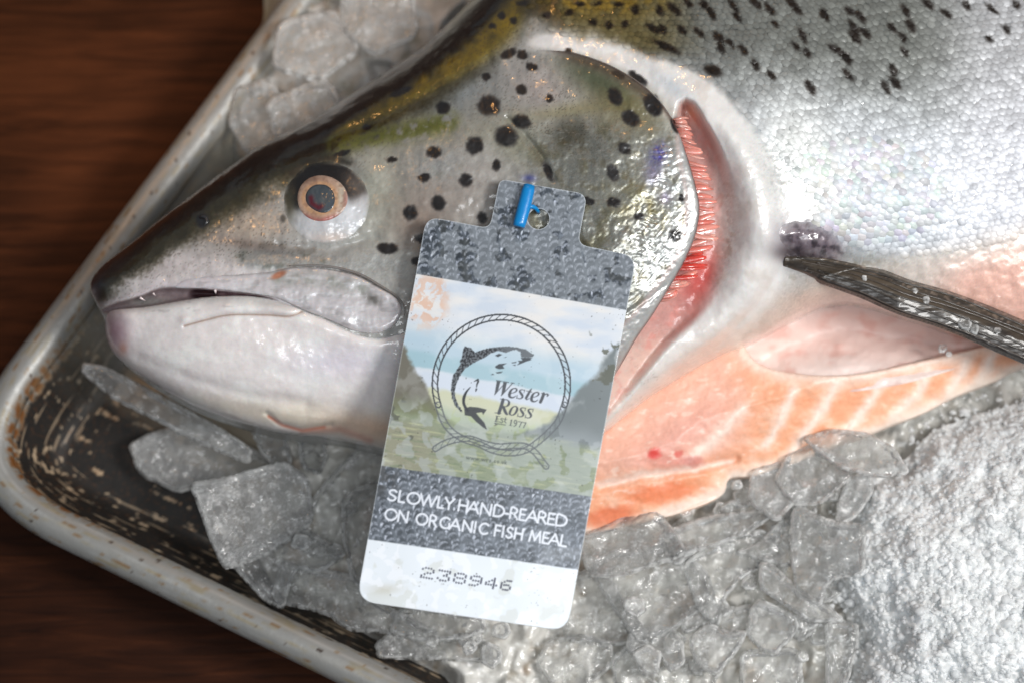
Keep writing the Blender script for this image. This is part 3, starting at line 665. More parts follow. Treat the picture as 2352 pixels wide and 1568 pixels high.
    c = mix(c, (40, 36, 28), np.exp(-(segdist(xs, ys, [(672, 400), (700, 374), (750, 362), (800, 374)])/10)**2)*.8)
    # mouth
    inm = -F_MOU(x, y); mm = sm(-2, 5, inm)
    mc = np.ones_like(c)*np.array([120, 104, 106.]); mc = mix(mc, (40, 18, 22), ell(x, y, 470, 676, 34, 15, 0, .3)); mc = mix(mc, (60, 36, 40), sm(470, 540, x)); mc = mix(mc, (120, 116, 112), gau(x, y, 340, 694, 50, 12))
    c = c*(1-mm[..., None])+mc*mm[..., None]; met = met*(1-mm)
    c = mix(c, (206, 196, 200), np.exp(-(F_LIP(x, y)/13)**2)*(1-mm)*.7*(1-sm(640, 700, x)))
    c = mix(c, (178, 96, 60), ell(xs, ys, 648, 627, 22, 7, -12, .5)*.8)
    # shoulder girdle and gill opening
    dc = F_CLE(x, y); t = F_CLE(x, y, 1)
    right = sm(1180, 1260, x)
    gb = np.exp(-(dc/np.interp(t, [0, 150, 400, 1200], [13, 30, 58, 80]))**2)*right
    wh = np.clip(gb*1.5, 0, 1)
    c = mix(c, (226, 223, 220), wh); c = mix(c, (222, 196, 182), wh*gau(x, y, 1600, 830, 130, 40, -35)*.8); c = mix(c, (196, 186, 178), wh*sm(.1, .4, n1)*.5); met = met*(1-wh)
    c = mix(c, (186, 196, 206), gau(x, y, 1540, 195, 45, 18, 35)*.5)
    # silver patch of the shoulder, flank
    fl = F_SCA(x, y); inside = 1-sm(-14-40*sm(1500, 1250, x), 16, fl+10*n2+24*n1*sm(1600, 1250, x))
    fc = np.ones_like(c)*np.array([194, 198, 203.])
    dk = 1-sm(20, 330, y-.30*(x-1500)*0+34*n1-np.interp(x, [1150, 1500, 1900, 2352], [-30, 40, 60, 70]))
    fc = mix(fc, (106, 108, 104), dk); fc = mix(fc, (92, 82, 50), (1-sm(1440, 1660, x+40*n1))*(1-sm(80, 150, y+20*n1))*.95); fc = mix(fc, (140, 112, 40), (1-sm(1420, 1580, x+60*n1))*(1-sm(10, 60, y+24*n2))*sm(-.3, .2, n2)*.8); fc = mix(fc, (54, 46, 32), sm(1330, 1180, x+30*n1)*.8)
    fc = mix(fc, (206, 206, 212), sm(2080, 2300, x)*.6)
    c = c*(1-inside[..., None])+fc*inside[..., None]; met = np.maximum(met*(1-inside), .45*inside)
    shl = np.clip(gau(x, y, 1830, 380, 90, 130, -20)*1.4, 0, 1)*(1-wh*.5); c = mix(c, (216, 218, 216), shl); met = np.maximum(met, .45*shl)
    c = mix(c, (140, 144, 142), shl*sm(.08, .4, n3+.4*n2)*.6); c = mix(c, (222, 204, 194), gau(x, y, 1830, 690, 90, 40, -30)*.7); c = mix(c, (190, 186, 184), np.exp(-(segdist(x, y, [(1905, 440), (1870, 480), (1840, 540)])/7)**2)*.4)
    # belly
    bel = sm(-10, 60, y-np.interp(x, [1800, 1950, 2100, 2352], [545, 590, 560, 500])+20*n1)*sm(1830, 1930, x)
    c = mix(c, (216, 206, 198), bel); c = mix(c, (230, 184, 168), bel*sm(560, 660, y+.25*(x-2200))*sm(2080, 2250, x)); met = met*(1-bel*.8)
    c = mix(c, (98, 86, 96), gau(x, y, 1858, 562, 66, 42, 20)*sm(-.5, .15, n2+.25)*1.3); c = mix(c, (60, 50, 54), gau(x, y, 1840, 590, 60, 22, 12)*1.1)
    c = mix(c, (214, 200, 188), np.exp(-(segdist(x, y, [(1730, 770), (1800, 720), (1880, 680), (1960, 672)])/30)**2)*.9)
    thr = (1-sm(0, 46, -lat(SD, x, y)))*sm(1330, 1420, x)*(1-sm(1750, 1850, x)); c = mix(c, (222, 206, 192), thr*.6)
    wr = sm(1570, 1680, x+.25*(y-480)*sm(600, 400, y)); cav = sm(-4, 16, -F_CAV(x, y))*(1-wr)+sm(4, 62, -F_CAV(x, y))*wr; cc = np.ones_like(c)*np.array([196, 146, 138.])
    cc = mix(cc, (186, 74, 68), gau(x, y, 1612, 640, 44, 64, 20)); cc = mix(cc, (222, 210, 204), gau(x, y, 1706, 480, 54, 150)*.97)
    cc = mix(cc, (220, 150, 120), gau(x, y, 1592, 250, 16, 30)); cc = mix(cc, (226, 192, 178), sm(730, 830, y)*.95)
    cc = mix(cc, (204, 120, 110), sm(.0, .4, n2)*.35)
    c = c*(1-cav[..., None])+cc*cav[..., None]; met *= (1-cav)
    # spots
    for (cx, cy, rx, ry, rot) in SPOTS:
        b = (abs(x-cx) < 60) & (abs(y-cy) < 60)
        if not b.any(): continue
        m = ell(xs[b], ys[b], cx, cy, rx*.95, ry*.95, rot, .3); c[b] = mix(c[b], (24, 20, 19), m*.97); met[b] *= 1-m
    for (cx, cy, rx, ry, rot) in BSP:
        b = (abs(x-cx) < 60) & (abs(y-cy) < 60)
        if not b.any(): continue
        m = ell(xs[b], ys[b], cx, cy, rx, ry, rot, .35); c[b] = mix(c[b], (26, 20, 16), m*.95); met[b] *= 1-m
    # rim of the gill cover
    c = c*(1+(1-.75*wh[..., None])*(.05*n3[..., None]+.045*n4[..., None]+.09*n2[..., None])+.06*n1[..., None])
    hdm = sm(1620, 1500, x); vein = np.exp(-(np.abs(fbm(x/55, y/38, 211, 3))/.012)**2)*sm(.0, .3, fbm(x/60, y/60, 212)); c = mix(c, (120, 100, 90), vein*hdm*.25)
    mel = sm(.30, .46, n4+.35*n2)*hdm*np.clip(np.exp(-np.clip(dd-wid, 0, None)/70)+gau(x, y, 600, 560, 120, 40)+gau(x, y, 1300, 280, 160, 120), 0, 1); c = mix(c, (58, 52, 44), mel*.55*(1-mm)*(1-cav)*(1-wh)*(1-inside))
    c = mix(c, (196, 196, 192), sm(.32, .5, fbm(x/20, y/7, 214, 3))*hdm*ps*.35)
    c = np.clip(c*(1+.10*met[..., None]*n4[..., None]*2), 0, 250)
    rough = np.clip(.40-.1*met+.08*n2, .2, .6)
    return c, np.stack([rough, met, np.zeros_like(met)], -1)

salmon = thing('salmon', 'whole gutted salmon with black-spotted silver head lying on ice', 'fish', (300, 100, 120))
BODY = OUT[(OUT[:, 0] < 2560)]
body = patch('body', BODY, lambda x, y, s: zbody(x, y), lambda x, y, s, z: skin(x, y), M_skin, salmon, g=3.0, skirt=(200, 60, 3))

# --- gill cover
def zcover(x, y, s):
    lift = -4+8*sm(1150, 1270, x)+30*sm(1240, 1440, x)
    z = zbody(x, y, False)+6*fbm(x/85, y/85, 101)+2.2*fbm(x/24, y/24, 102)
    d = np.clip(-s, 0, 22)/22
    edge = 1-np.sqrt(np.clip(1-(1-d)**2, 0, 1))
    z = z+lift-edge*14*sm(1160, 1300, x)
    z = z-7*np.exp(-(segdist(x, y, [(1165, 272), (1205, 310), (1243, 358), (1272, 412)])/7)**2)
    # radiating wrinkles near the free edge
    ang = np.arctan2(y-380, x-1200)
    z = z+1.3*np.sin(ang*150+6*fbm(x/30, y/30, 301))*np.exp(-((np.hypot(x-1200, y-380)-325)/28)**2)*sm(-.2, .3, fbm(x/60, y/60, 303)+.1)*sm(310, 350, y)*(1-ell(x, y, 1550, 542, 24, 22, 0, .3))
    z = z+1.3*fbm(x/9, y/9, 305, 3)*sm(1350, 1500, x)+1.5*fbm((x+y)/7, (x-y)/30, 306, 3)*sm(1300, 1500, x)*sm(400, 520, y)
    z = z-4*np.exp(-(segdist(x, y, [(1440, 720), (1500, 680), (1545, 640)])/5)**2)+4*gau(x, y, 1475, 310, 30, 26)
    return z
def ccover(x, y, s, z):
    c, p = skin(x, y)
    # pigment without the cavity colour under the plate's rim
    m = sm(-4, 16, -F_CAV(x, y)); c = mix(c, (204, 206, 204), m*.96); p[..., 1] = np.maximum(p[..., 1], m*.55)
    c = mix(c, (210, 196, 190), m*sm(760, 860, y)*.8)
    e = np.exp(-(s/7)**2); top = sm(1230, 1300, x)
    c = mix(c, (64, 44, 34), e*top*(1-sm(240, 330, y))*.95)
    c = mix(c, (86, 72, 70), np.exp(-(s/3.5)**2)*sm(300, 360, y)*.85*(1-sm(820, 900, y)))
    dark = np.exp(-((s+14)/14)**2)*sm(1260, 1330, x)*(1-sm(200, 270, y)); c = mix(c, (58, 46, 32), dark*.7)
    for (cx, cy, rx, ry, rot) in SPOTS:
        b = (abs(x-cx) < 60) & (abs(y-cy) < 60) & (cx > 1480)
        if b.any(): c[b] = mix(c[b], (24, 20, 19), ell(x[b], y[b], cx, cy, rx*.9, ry*.9, rot, .3))
    return c, p
cover = patch('gill_cover', COVER, zcover, ccover, M_skin, salmon, g=2.4, skirt=(34, 8, 2))

# --- upper jaw plate
MAXI = smooth([(400, 660), (477, 663), (540, 670), (596, 677), (641, 686), (698, 712), (749, 731), (817, 760), (868, 764), (905, 748), (921, 722), (921, 700), (905, 680), (868, 659), (817, 632), (749, 617), (700, 613), (664, 615), (613, 626), (555, 630), (500, 632), (430, 640)], step=8)
def zmaxi(x, y, s):
    d = np.clip(-s, 0, 13)/13; edge = 1-np.sqrt(np.clip(1-(1-d)**2, 0, 1))
    w = sm(420, 640, x); return zbody(x, y, False)+6*fbm(x/85, y/85, 101)+9*(1-w)*np.exp(-(segdist(x, y, [(330, 635), (440, 640), (530, 640)])/26)**2)+w*(12-edge*9)+2-5*(1-w)*edge+1.6*fbm(x/24, y/24, 311, 2)*w-6*w*gau(x, y, 840, 690, 60, 22, 28)
def cmaxi(x, y, s, z):
    n2 = fbm(x/26, y/26, 202); n3 = fbm(x/7, y/7, 313, 3)
    c = np.ones(x.shape+(3,))*np.array([204, 199, 201.])
    c = mix(c, (206, 196, 200), 1-sm(420, 560, x))
    c = mix(c, (148, 150, 142), np.exp(-(segdist(x, y, [(640, 640), (740, 640), (830, 665)])/18)**2)*.8*(.7+n2)); c = mix(c, (96, 92, 86), gau(x, y, 858, 688, 20, 12, 25)*.9)
    c = mix(c, (214, 214, 217), sm(.05, .4, fbm(x/60, y/14, 315, 3))*.6); c = mix(c, (150, 148, 148), sm(.1, .4, fbm(x/40, y/16, 316, 3))*.4); c = mix(c, (120, 114, 110), np.exp(-(s/2.5)**2)*sm(600, 680, x)*.6*sm(0, -30, y-np.interp(x, [560, 749, 868, 921], [650, 672, 712, 716])))
    c = mix(c, (178, 96, 60), ell(x, y, 640, 632, 18, 7, -25, .5)*.7)
    m = sm(540, 680, x)*.2; c = c*(1+.05*n3[..., None]); return c, np.stack([.36+.05*n3, m, m*0], -1)
maxilla = patch('upper_jaw', MAXI, zmaxi, cmaxi, M_skin, salmon, g=2.4, skirt=(22, 3, 1))
# soft fold around the back of the upper jaw
pl = smooth([(664, 611), (749, 612), (820, 628), (872, 656), (912, 682), (930, 708), (927, 728)], False, 8)
zz = zbody(pl[:, 0], pl[:, 1])+6; Vt, Ft = tube(P(pl[:, 0], pl[:, 1], zz), np.interp(np.arange(len(pl)), [0, 8, len(pl)*.7, len(pl)-1], [1.2, 3.2, 3.2, .8]), 10)
ff = mesh_obj('jaw_fold', Vt, Ft, M_skin, salmon, np.tile(lin((122, 118, 116)), (len(Vt), 1)), np.tile((.35, .1, 0), (len(Vt), 1)))

# --- lower jaw
JAW = smooth([(241, 735), (248, 720), (262, 712), (300, 708), (341, 704), (426, 689), (480, 682), (545, 679), (600, 683), (650, 694), (698, 714), (749, 734), (817, 766), (868, 775), (925, 765), (985, 770), (1040, 840), (1060, 960), (1050, 1070), (960, 1052), (890, 1036), (800, 1013), (700, 1000), (640, 992), (580, 978), (500, 953), (430, 924), (360, 885), (300, 846), (262, 812), (244, 775)], step=8)
LIP = smooth([(423, 749), (470, 736), (528, 724), (613, 724), (664, 727), (694, 716)], False, 6)
def zjaw(x, y, s):
    d = np.clip(-s, 0, 26)/26; edge = 1-np.sqrt(np.clip(1-(1-d)**2, 0, 1))
    up = np.exp(-(segdist(x, y, [(262, 712), (341, 704), (426, 689), (545, 679), (650, 694), (749, 734), (868, 775)])/40)**2)
    z = zbody(x, y, False)+4-26*sm(930, 1040, x)+12*up-edge*(6+16*up)+5*fbm(x/110, y/80, 321)+.8*fbm(x/30, y/30, 322)
    z = z-5*np.exp(-(segdist(x, y, LIP)/4)**2)+5*np.exp(-((segdist(x, y, LIP+np.array([0, -14])))/12)**2)
    z = z-8*np.exp(-(segdist(x, y, [(612, 948), (640, 972), (690, 985), (760, 975)])/6)**2)+5*np.exp(-(segdist(x, y, [(640, 950), (700, 966), (780, 962)])/18)**2)
    z = z+10*ell(x, y, 275, 745, 40, 40, 0, .6)-5*np.exp(-(segdist(x, y, [(320, 820), (440, 870), (560, 905), (700, 925)])/14)**2)
    return z
def cjaw(x, y, s, z):
    n1 = fbm(x/75, y/60, 331); n2 = fbm(x/26, y/26, 332); n3 = fbm(x/7, y/7, 333, 3)
    c = np.ones(x.shape+(3,))*np.array([224, 217, 215.])
    c = mix(c, (232, 230, 227), sm(-.1, .4, n1)*.8); c = mix(c, (205, 200, 214), gau(x, y, 780, 830, 120, 40)*.6)
    c = mix(c, (186, 184, 182), np.exp(-(segdist(x, y, [(341, 700), (426, 690), (545, 684), (650, 700)])/16)**2)*.6)
    c = mix(c, (186, 150, 160), gau(x, y, 262, 765, 34, 45)*.9); c = mix(c, (196, 136, 116), gau(x, y, 282, 800, 10, 14)*.6)
    c = mix(c, (222, 208, 186), sm(900, 980, y+.1*(700-x))*.8*(1-np.exp(-(s/20)**2))); c = mix(c, (222, 188, 164), gau(x, y, 860, 985, 110, 30, 10)*.8)
    c = mix(c, (196, 106, 82), np.exp(-(segdist(x, y, [(618, 955), (650, 975), (695, 988), (745, 980)])/4)**2)*.85); c = mix(c, (212, 150, 130), np.exp(-(segdist(x, y, [(695, 990), (780, 985), (850, 1010)])/8)**2)*.6)
    c = mix(c, (226, 216, 200), gau(x, y, 700, 945, 60, 26)*.6)
    c = mix(c, (148, 118, 100), np.exp(-(segdist(x, y, LIP)/2.2)**2)*.75)
    c = mix(c, (150, 146, 144), sm(.25, .5, fbm(x/30, y/12, 335))*np.exp(-(segdist(x, y, [(341, 704), (426, 695), (545, 690)])/22)**2)*.5)
    c = c*(1+.025*n3[..., None]+.03*n2[..., None]); return c, np.stack([.36+.08*n2, n2*0, n2*0], -1)
jaw = patch('lower_jaw', JAW, zjaw, cjaw, M_skin, salmon, g=2.6, skirt=(40, 12, 2))

# --- eye
EC = (750, 466); th = np.linspace(0, 2*np.pi, 60, endpoint=False)
EYE = np.stack([EC[0]+114*np.cos(th), EC[1]+108*np.sin(th)], 1)
def er(x, y): return np.sqrt(((x-EC[0])/100)**2+((y-EC[1])/95)**2)
def zeye(x, y, s): return zbody(x, y)-4+25*np.clip(1-(er(x, y)/1.12)**2, 0, 1)**1.25+1.5*fbm(x/30, y/30, 341)
def ceye(x, y, s, z):
    n2 = fbm(x/26, y/26, 342); n3 = fbm(x/6, y/6, 343, 3); r = er(x, y)
    c = np.ones(x.shape+(3,))*np.array([196, 197, 200.])
    up = sm(20, -40, (y-EC[1])-.55*(x-EC[0])*np.where(x > EC[0], 1, .25)+8*n2+10)
    c = mix(c, (24, 20, 18), sm(.45, .55, r)*sm(-34, 4, EC[1]-y-.22*np.abs(x-EC[0]+25)+8*n2-.12*(x-EC[0])))
    c = mix(c, (120, 112, 106), gau(x, y, 820, 425, 30, 40, -40)*.7)
    c = mix(c, (86, 82, 64), gau(x, y, 662, 470, 18, 50)*.8)
    c = mix(c, (206, 190, 180), gau(x, y, 765, 548, 60, 14)*.8); 
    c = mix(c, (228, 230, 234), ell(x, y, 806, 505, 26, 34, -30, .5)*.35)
    sk, _ = skin(x, y); k = sm(.90, 1.03, r+.06*n2)[..., None]; c = c*(1-k)+sk*k
    c = c*(1+.03*n3[..., None]); return c, None
eye = patch('eye', EYE, zeye, ceye, M_eye, salmon, g=2)
IR = np.stack([739+61*np.cos(th)+2*np.cos(2*th), 456+56*np.sin(th)], 1)
def zir(x, y, s): return zeye(x, y, s)+2-4*np.exp(-(s/4)**2)
def cir(x, y, s, z):
    n3 = fbm(x/6, y/6, 351, 3); r = np.hypot((x-735)/36., (y-456)/33.); a = np.arctan2(y-456, x-739)
    c = np.ones(x.shape+(3,))*np.array([186, 156, 136.]); c = mix(c, (196, 152, 114), np.exp(-((r-1.05)/.16)**2)*.9)
    c = mix(c, (176, 150, 134), sm(1.45, 1.7, r)*.8); c = mix(c, (150, 46, 54), np.exp(-(segdist(x, y, [(700, 498), (735, 508), (775, 498)])/6)**2)*.45)
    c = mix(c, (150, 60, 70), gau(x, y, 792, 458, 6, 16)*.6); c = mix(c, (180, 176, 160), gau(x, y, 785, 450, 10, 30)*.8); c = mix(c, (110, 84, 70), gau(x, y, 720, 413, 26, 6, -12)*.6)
    c = mix(c, (140, 108, 92), sm(.0, .35, fbm(x/14, y/14, 353))*.5); c = c*(1+.08*n3[..., None]); return c, None
iris = patch('iris', IR, zir, cir, M_eye, eye, g=1.8, skirt=(8, 0, 1))
PU = smooth([(700, 455), (704, 439), (717, 426), (735, 422), (753, 426), (766, 439), (771, 458), (767, 476), (754, 489), (738, 491), (720, 484), (705, 471)], step=5)
def cpu(x, y, s, z):
    c = np.ones(x.shape+(3,))*np.array([72, 80, 86.]); c = mix(c, (40, 38, 38), np.exp(-(s/3.5)**2)*.7); c = mix(c, (96, 26, 38), np.exp(-(segdist(x, y, [(714, 455), (716, 468), (732, 478), (738, 474)])/6)**2)*.9)
    c = mix(c, (88, 94, 96), gau(x, y, 742, 462, 12, 9)*.6); return c, None
patch('pupil', PU, lambda x, y, s: zeye(x, y, s)+4-3*np.exp(-(s/3)**2), cpu, M_eye, eye, g=1.8, skirt=(8, 0, 1))
# small nostril flap
pts = P(*np.array([(458, 500), (466, 497), (474, 502), (476, 510), (470, 517)]).T, zbody(np.array([458, 466, 474, 476, 470.]), np.array([500, 497, 502, 510, 517.]))+3)
Vt, Ft = tube(pts, [2.5, 4, 4.5, 4, 2], 8); mesh_obj('nostril_flap', Vt, Ft, M_skin, salmon, np.tile(lin((52, 52, 54)), (len(Vt), 1)), np.tile((.25, 0, 0), (len(Vt), 1)))
# teeth in the open mouth
for (tx, ty, dx, dy, r) in [(322, 684, 12, 7, 3), (494, 666, 2, 10, 3.4), (352, 674, 6, 6, 2.2)]:
    a = np.array([tx, tx+dx*.5, tx+dx]); bq = np.array([ty, ty+dy*.6, ty+dy]); z = zbody(a[:1], bq[:1], False)[0]+np.array([0, -8, -14])
    Vt, Ft = tube(P(a, bq, z), [r, r*.7, .6], 8); mesh_obj('tooth', Vt, Ft, M_tooth, salmon)

# --- gill filaments along the edge of the cover
ED = smooth([(1562, 268), (1580, 330), (1596, 390), (1606, 450), (1608, 500), (1598, 550), (1580, 600), (1552, 650), (1520, 700)], False, 4)
L = np.r_[0, np.cumsum(np.hypot(*np.diff(ED, axis=0).T))]
for i, s0 in enumerate(np.sort(RNG.uniform(4, L[-1]-6, 46))):
    bx = np.interp(s0, L, ED[:, 0]); by = np.interp(s0, L, ED[:, 1])
    f = s0/L[-1]; ln = np.interp(f, [0, .15, .4, .7, .85, 1], [22, 32, 44, 58, 52, 26])*random.uniform(.75, 1.15); ang = math.radians(np.interp(f, [0, .5, .75, 1], [18, -4, -10, -30])+random.uniform(-13, 13))
    tt = np.linspace(-.5, 1, 9); px = bx-6+ln*tt*math.cos(ang); py = by+ln*tt*math.sin(ang)+5*np.sin(tt*2)*random.uniform(-1, 1)
    zb = float(zbody(np.array([bx+20.]), np.array([by]))[0])
    z0 = min(float(zcover(np.array([bx-6.]), np.array([by]), np.array([-8.]))[0])-16, zb+70); zt = z0+random.uniform(2, 11)-(tt**2)*random.uniform(0, 22)
    w0 = random.uniform(5.5, 8.5) if f > .5 else random.uniform(4, 6.5)
    w0 *= random.choice([.7, 1, 1, 1.35]); rr = w0*np.array([.7, .8, .95, 1.05, 1.1, 1.05, .95, .78, .4])
    Vt, Ft = tube(P(px, py, zt), rr, 8, flat=.45)
    k = random.random(); base = np.array([216, 112, 100])*(1-k)+np.array([228, 156, 142])*k
    if .74 < f < .86: base = np.array([204, 66, 56])
    cc = np.repeat(np.clip(base[None]*np.linspace(.8, 1.1, 9)[:, None], 0, 255), 8, 0); mesh_obj('gill_filament', Vt, Ft, M_gill, salmon, lin(cc))

# --- gut cavity lining and belly flap (cut flesh)
CAVB = smooth([(1690, 800), (1760, 755), (1850, 705), (1930, 680), (2060, 690), (2200, 720), (2352, 760), (2560, 830), (2560, 700), (2560, 900), (2352, 800), (2260, 815), (2150, 845), (2000, 880), (1880, 890), (1780, 880), (1725, 850)], step=12) if False else smooth([(1690, 795), (1760, 745), (1850, 690), (1930, 660), (2060, 670), (2200, 700), (2352, 740), (2560, 800), (2560, 850), (2352, 815), (2260, 828), (2150, 858), (2000, 892), (1880, 902), (1780, 890), (1715, 860)], step=12)
def zgut(x, y, s):
    t = (y-np.interp(x, [1700, 1800, 1930, 2352], [790, 735, 690, 760]))
    return 318-46*sm(0, 70, t)+55*sm(60, 160, t)+8*fbm(x/60, y/40, 401)
def cgut(x, y, s, z):
    n = fbm(x/70, y/40, 402); c = np.ones(x.shape+(3,))*np.array([230, 200, 191.]); c = mix(c, (234, 216, 209), sm(780, 860, y+20*n)); c = mix(c, (218, 168, 156), sm(.0, .4, n)*.6)
    return c, None
gut = patch('gut_lining', CAVB, zgut, cgut, M_flesh, salmon, g=4, skirt=(60, 0, 1))
FLAP = smooth([(1250, 1040), (1330, 1020), (1400, 975), (1500, 895), (1620, 825), (1700, 792), (1722, 815), (1745, 835), (1800, 853), (1900, 862), (2000, 853), (2150, 820), (2260, 795), (2352, 765), (2560, 700), (2560, 770), (2352, 842), (2290, 872), (2200, 908), (2120, 948), (2050, 975), (1990, 1000), (1920, 1024), (1850, 1052), (1790, 1072), (1730, 1092), (1676, 1098), (1664, 1130), (1630, 1152), (1560, 1178), (1500, 1192), (1440, 1205), (1345, 1224), (1250, 1215)], step=10)
STR = [[(1823, 895), (1800, 950), (1761, 1022)], [(1924, 880), (1880, 951), (1814, 1045)], [(2025, 880), (1990, 935), (1951, 985)], [(2131, 852), (2109, 903), (2052, 955)], [(2222, 830), (2205, 865), (2179, 900)], [(2285, 806), (2270, 840), (2250, 875)], [(1705, 940), (1650, 1000), (1585, 1058)]]
def zflap(x, y, s):
    d = np.clip(-s, 0, 20)/20; edge = 1-np.sqrt(np.clip(1-(1-d)**2, 0, 1))
    low = segdist(x, y, [(1345, 1222), (1500, 1192), (1664, 1130), (1680, 1098), (1850, 1052), (2050, 975), (2200, 908), (2352, 842), (2560, 770)])
    z = 262+.62*np.clip(low, 0, 150)-edge*10+8*fbm(x/80, y/60, 411)+1.5*fbm(x/20, y/20, 412)
    z = z-14*np.exp(-(segdist(x, y, [(1380, 1118), (1480, 1092), (1600, 1078), (1690, 1052)])/10)**2)
    inner = segdist(x, y, [(1700, 795), (1745, 838), (1800, 856), (1900, 866), (2000, 857), (2150, 824), (2352, 770)]); z = z+4*np.exp(-(inner/20)**2)
    for st in STR: z = z+3*np.exp(-(segdist(x, y, st)/9)**2)
    return z
def cflap(x, y, s, z):
    xw = x+9*fbm(x/28, y/28, 421); yw = y+9*fbm(x/28, y/28, 422); n1 = fbm(x/60, y/40, 423); n2 = fbm(x/20, y/14, 424); n3 = fbm(x/7, y/7, 425, 3)
    c = np.ones(x.shape+(3,))*np.array([232, 164, 126.]); c = mix(c, (236, 188, 160), sm(-.1, .5, n1)*.8); c = mix(c, (228, 138, 98), sm(.15, .5, n2)*.35)
    up = sm(60, 0, y-np.interp(x, [1400, 1620, 1720, 1800], [985, 840, 880, 900]))*(1-sm(1750, 1850, x)); c = mix(c, (228, 178, 160), sm(1780, 1640, x)*sm(1120, 1040, y+.2*(x-1500))*.75)
    c = mix(c, (226, 168, 156), gau(x, y, 1560, 1000, 130, 50, -30)*.6); c = mix(c, (216, 138, 126), gau(x, y, 1540, 1060, 60, 22)*.6)
    for st in STR: c = mix(c, (238, 216, 202), np.exp(-(segdist(xw, yw, st)/14)**2)*.95)
    low = segdist(xw, yw, [(1345, 1222), (1500, 1192), (1664, 1130), (1680, 1098), (1850, 1052), (2050, 975), (2200, 908), (2352, 842), (2560, 770)])
    c = mix(c, (240, 222, 208), np.exp(-(low/22)**2)*.95)
    inner = segdist(xw, yw, [(1700, 795), (1745, 838), (1800, 856), (1900, 866), (2000, 857), (2150, 824), (2352, 770), (2560, 700)]); c = mix(c, (238, 214, 200), np.exp(-(inner/24)**2)*.9)
    c = mix(c, (240, 220, 208), np.exp(-(segdist(xw, yw, [(1380, 1112), (1480, 1088), (1600, 1072), (1680, 1060)])/9)**2)*.85)
    c = mix(c, (236, 206, 190), sm(.22, .42, fbm(x/34, y/16, 427))*(1-sm(1650, 1800, x))*.7)
    c = mix(c, (206, 44, 38), ell(xw, yw, 1503, 1042, 13, 12, 0, .5)*.8); c = mix(c, (204, 70, 60), ell(xw, yw, 1560, 1040, 9, 7, 0, .5)*.6); c = mix(c, (190, 100, 90), ell(xw, yw, 1590, 1058, 26, 12, 0, .5)*.6)
    c = mix(c, (224, 108, 66), ell(xw, yw, 1400, 1185, 60, 22, -12, .5)*.7); c = mix(c, (226, 118, 74), ell(xw, yw, 1520, 1130, 80, 22, -8, .5)*.7)
    c = c*(1+.05*n3[..., None]); return c, None
flap = patch('belly_flap', FLAP, zflap, cflap, M_flesh, salmon, g=3.2, skirt=(60, 14, 2))

# --- pectoral fin with its rays
FC = smooth([(1796, 600), (1850, 610), (1920, 628), (2000, 652), (2080, 684), (2160, 708), (2240, 738), (2320, 772), (2420, 812), (2540, 850)], False, 8)
FW = np.interp(np.arange(len(FC)), [0, len(FC)*.12, len(FC)*.3, len(FC)*.6, len(FC)-1], [15, 32, 41, 45, 48])
tn = np.gradient(FC, axis=0); tn /= np.linalg.norm(tn, axis=1)[:, None]; nn = np.stack([-tn[:, 1], tn[:, 0]], 1)
FINP = np.concatenate([FC-nn*FW[:, None], (FC+nn*FW[:, None]*.95)[::-1]])
def zfin(x, y, s):
    base = np.interp(x, [1790, 1850, 1950, 2100, 2352, 2560], [44, 44, 44, 50, 60, 70]); cx = np.interp(x, FC[:, 0], FC[:, 1])
    b0 = zbody(np.minimum(x, 2540), cx-70, False)
    root = np.where(x < 1990, zbody(x, y)+8+10*sm(1790, 1900, x), 0)
    return np.maximum(root, np.minimum(b0, 560)-8+base*.6)+-np.abs(y-cx)*.30+3*fbm(x/70, y/16, 431, 2)-18*(1-sm(0, 7, -s))
def cfin(x, y, s, z):
    cx = np.interp(x, FC[:, 0], FC[:, 1]); t = (y-cx)/30; n = fbm(x/90, (y-.36*x)/10, 432, 3); n2 = fbm(x/12, y/8, 433)
    c = np.ones(x.shape+(3,))*np.array([62, 53, 43.]); c = mix(c, (40, 34, 30), sm(.25, .6, t+.25*n)); c = mix(c, (92, 80, 66), gau(x, y, 2080, 672, 160, 16, 20)*.6); c = mix(c, (34, 30, 28), sm(.1, .4, n)*.7)
    c = mix(c, (150, 130, 116), sm(-.6, -.95, t)*.6*sm(.0, .3, n2)); c = mix(c, (150, 160, 168), sm(.2, .4, n2)*np.exp(-((t-.35)/.2)**2)*.6); return c, None  # pale upper strip, then bluish wet reflections painted into the colour
fin = patch('pectoral_fin', FINP, zfin, cfin, M_fin, salmon, g=2.8, skirt=(14, 2, 1))
FBP = np.array([[1866+98*math.cos(t)*.95-60*math.sin(t)*.31, 556+98*math.cos(t)*.31+60*math.sin(t)*.95] for t in np.linspace(0, 2*math.pi, 48, endpoint=False)])
def zfb(x, y, s):
    return zbody(x, y)-4+20*sm(0, 62, -s)+1.8*fbm(x/18, y/18, 441, 2)
def cfb(x, y, s, z):
    n = fbm(x/20, y/20, 442); sk, p = skin(x, y); c = np.ones(x.shape+(3,))*np.array([112, 100, 108.]); c = mix(c, (56, 48, 54), sm(-.05, .3, n)); c = mix(c, (168, 160, 162), sm(.05, .4, -n)*.6)
    c = mix(c, (46, 39, 36), sm(0, 22, y-np.interp(x, [1780, 1950], [570, 604]))*.85)
    k_ = (sm(6, 62, -s+20*n))[..., None]; c = sk*(1-k_)+c*k_; p[..., 1] *= .3; return c, p
patch('fin_base', FBP, zfb, cfb, M_skin, fin, g=2.6)
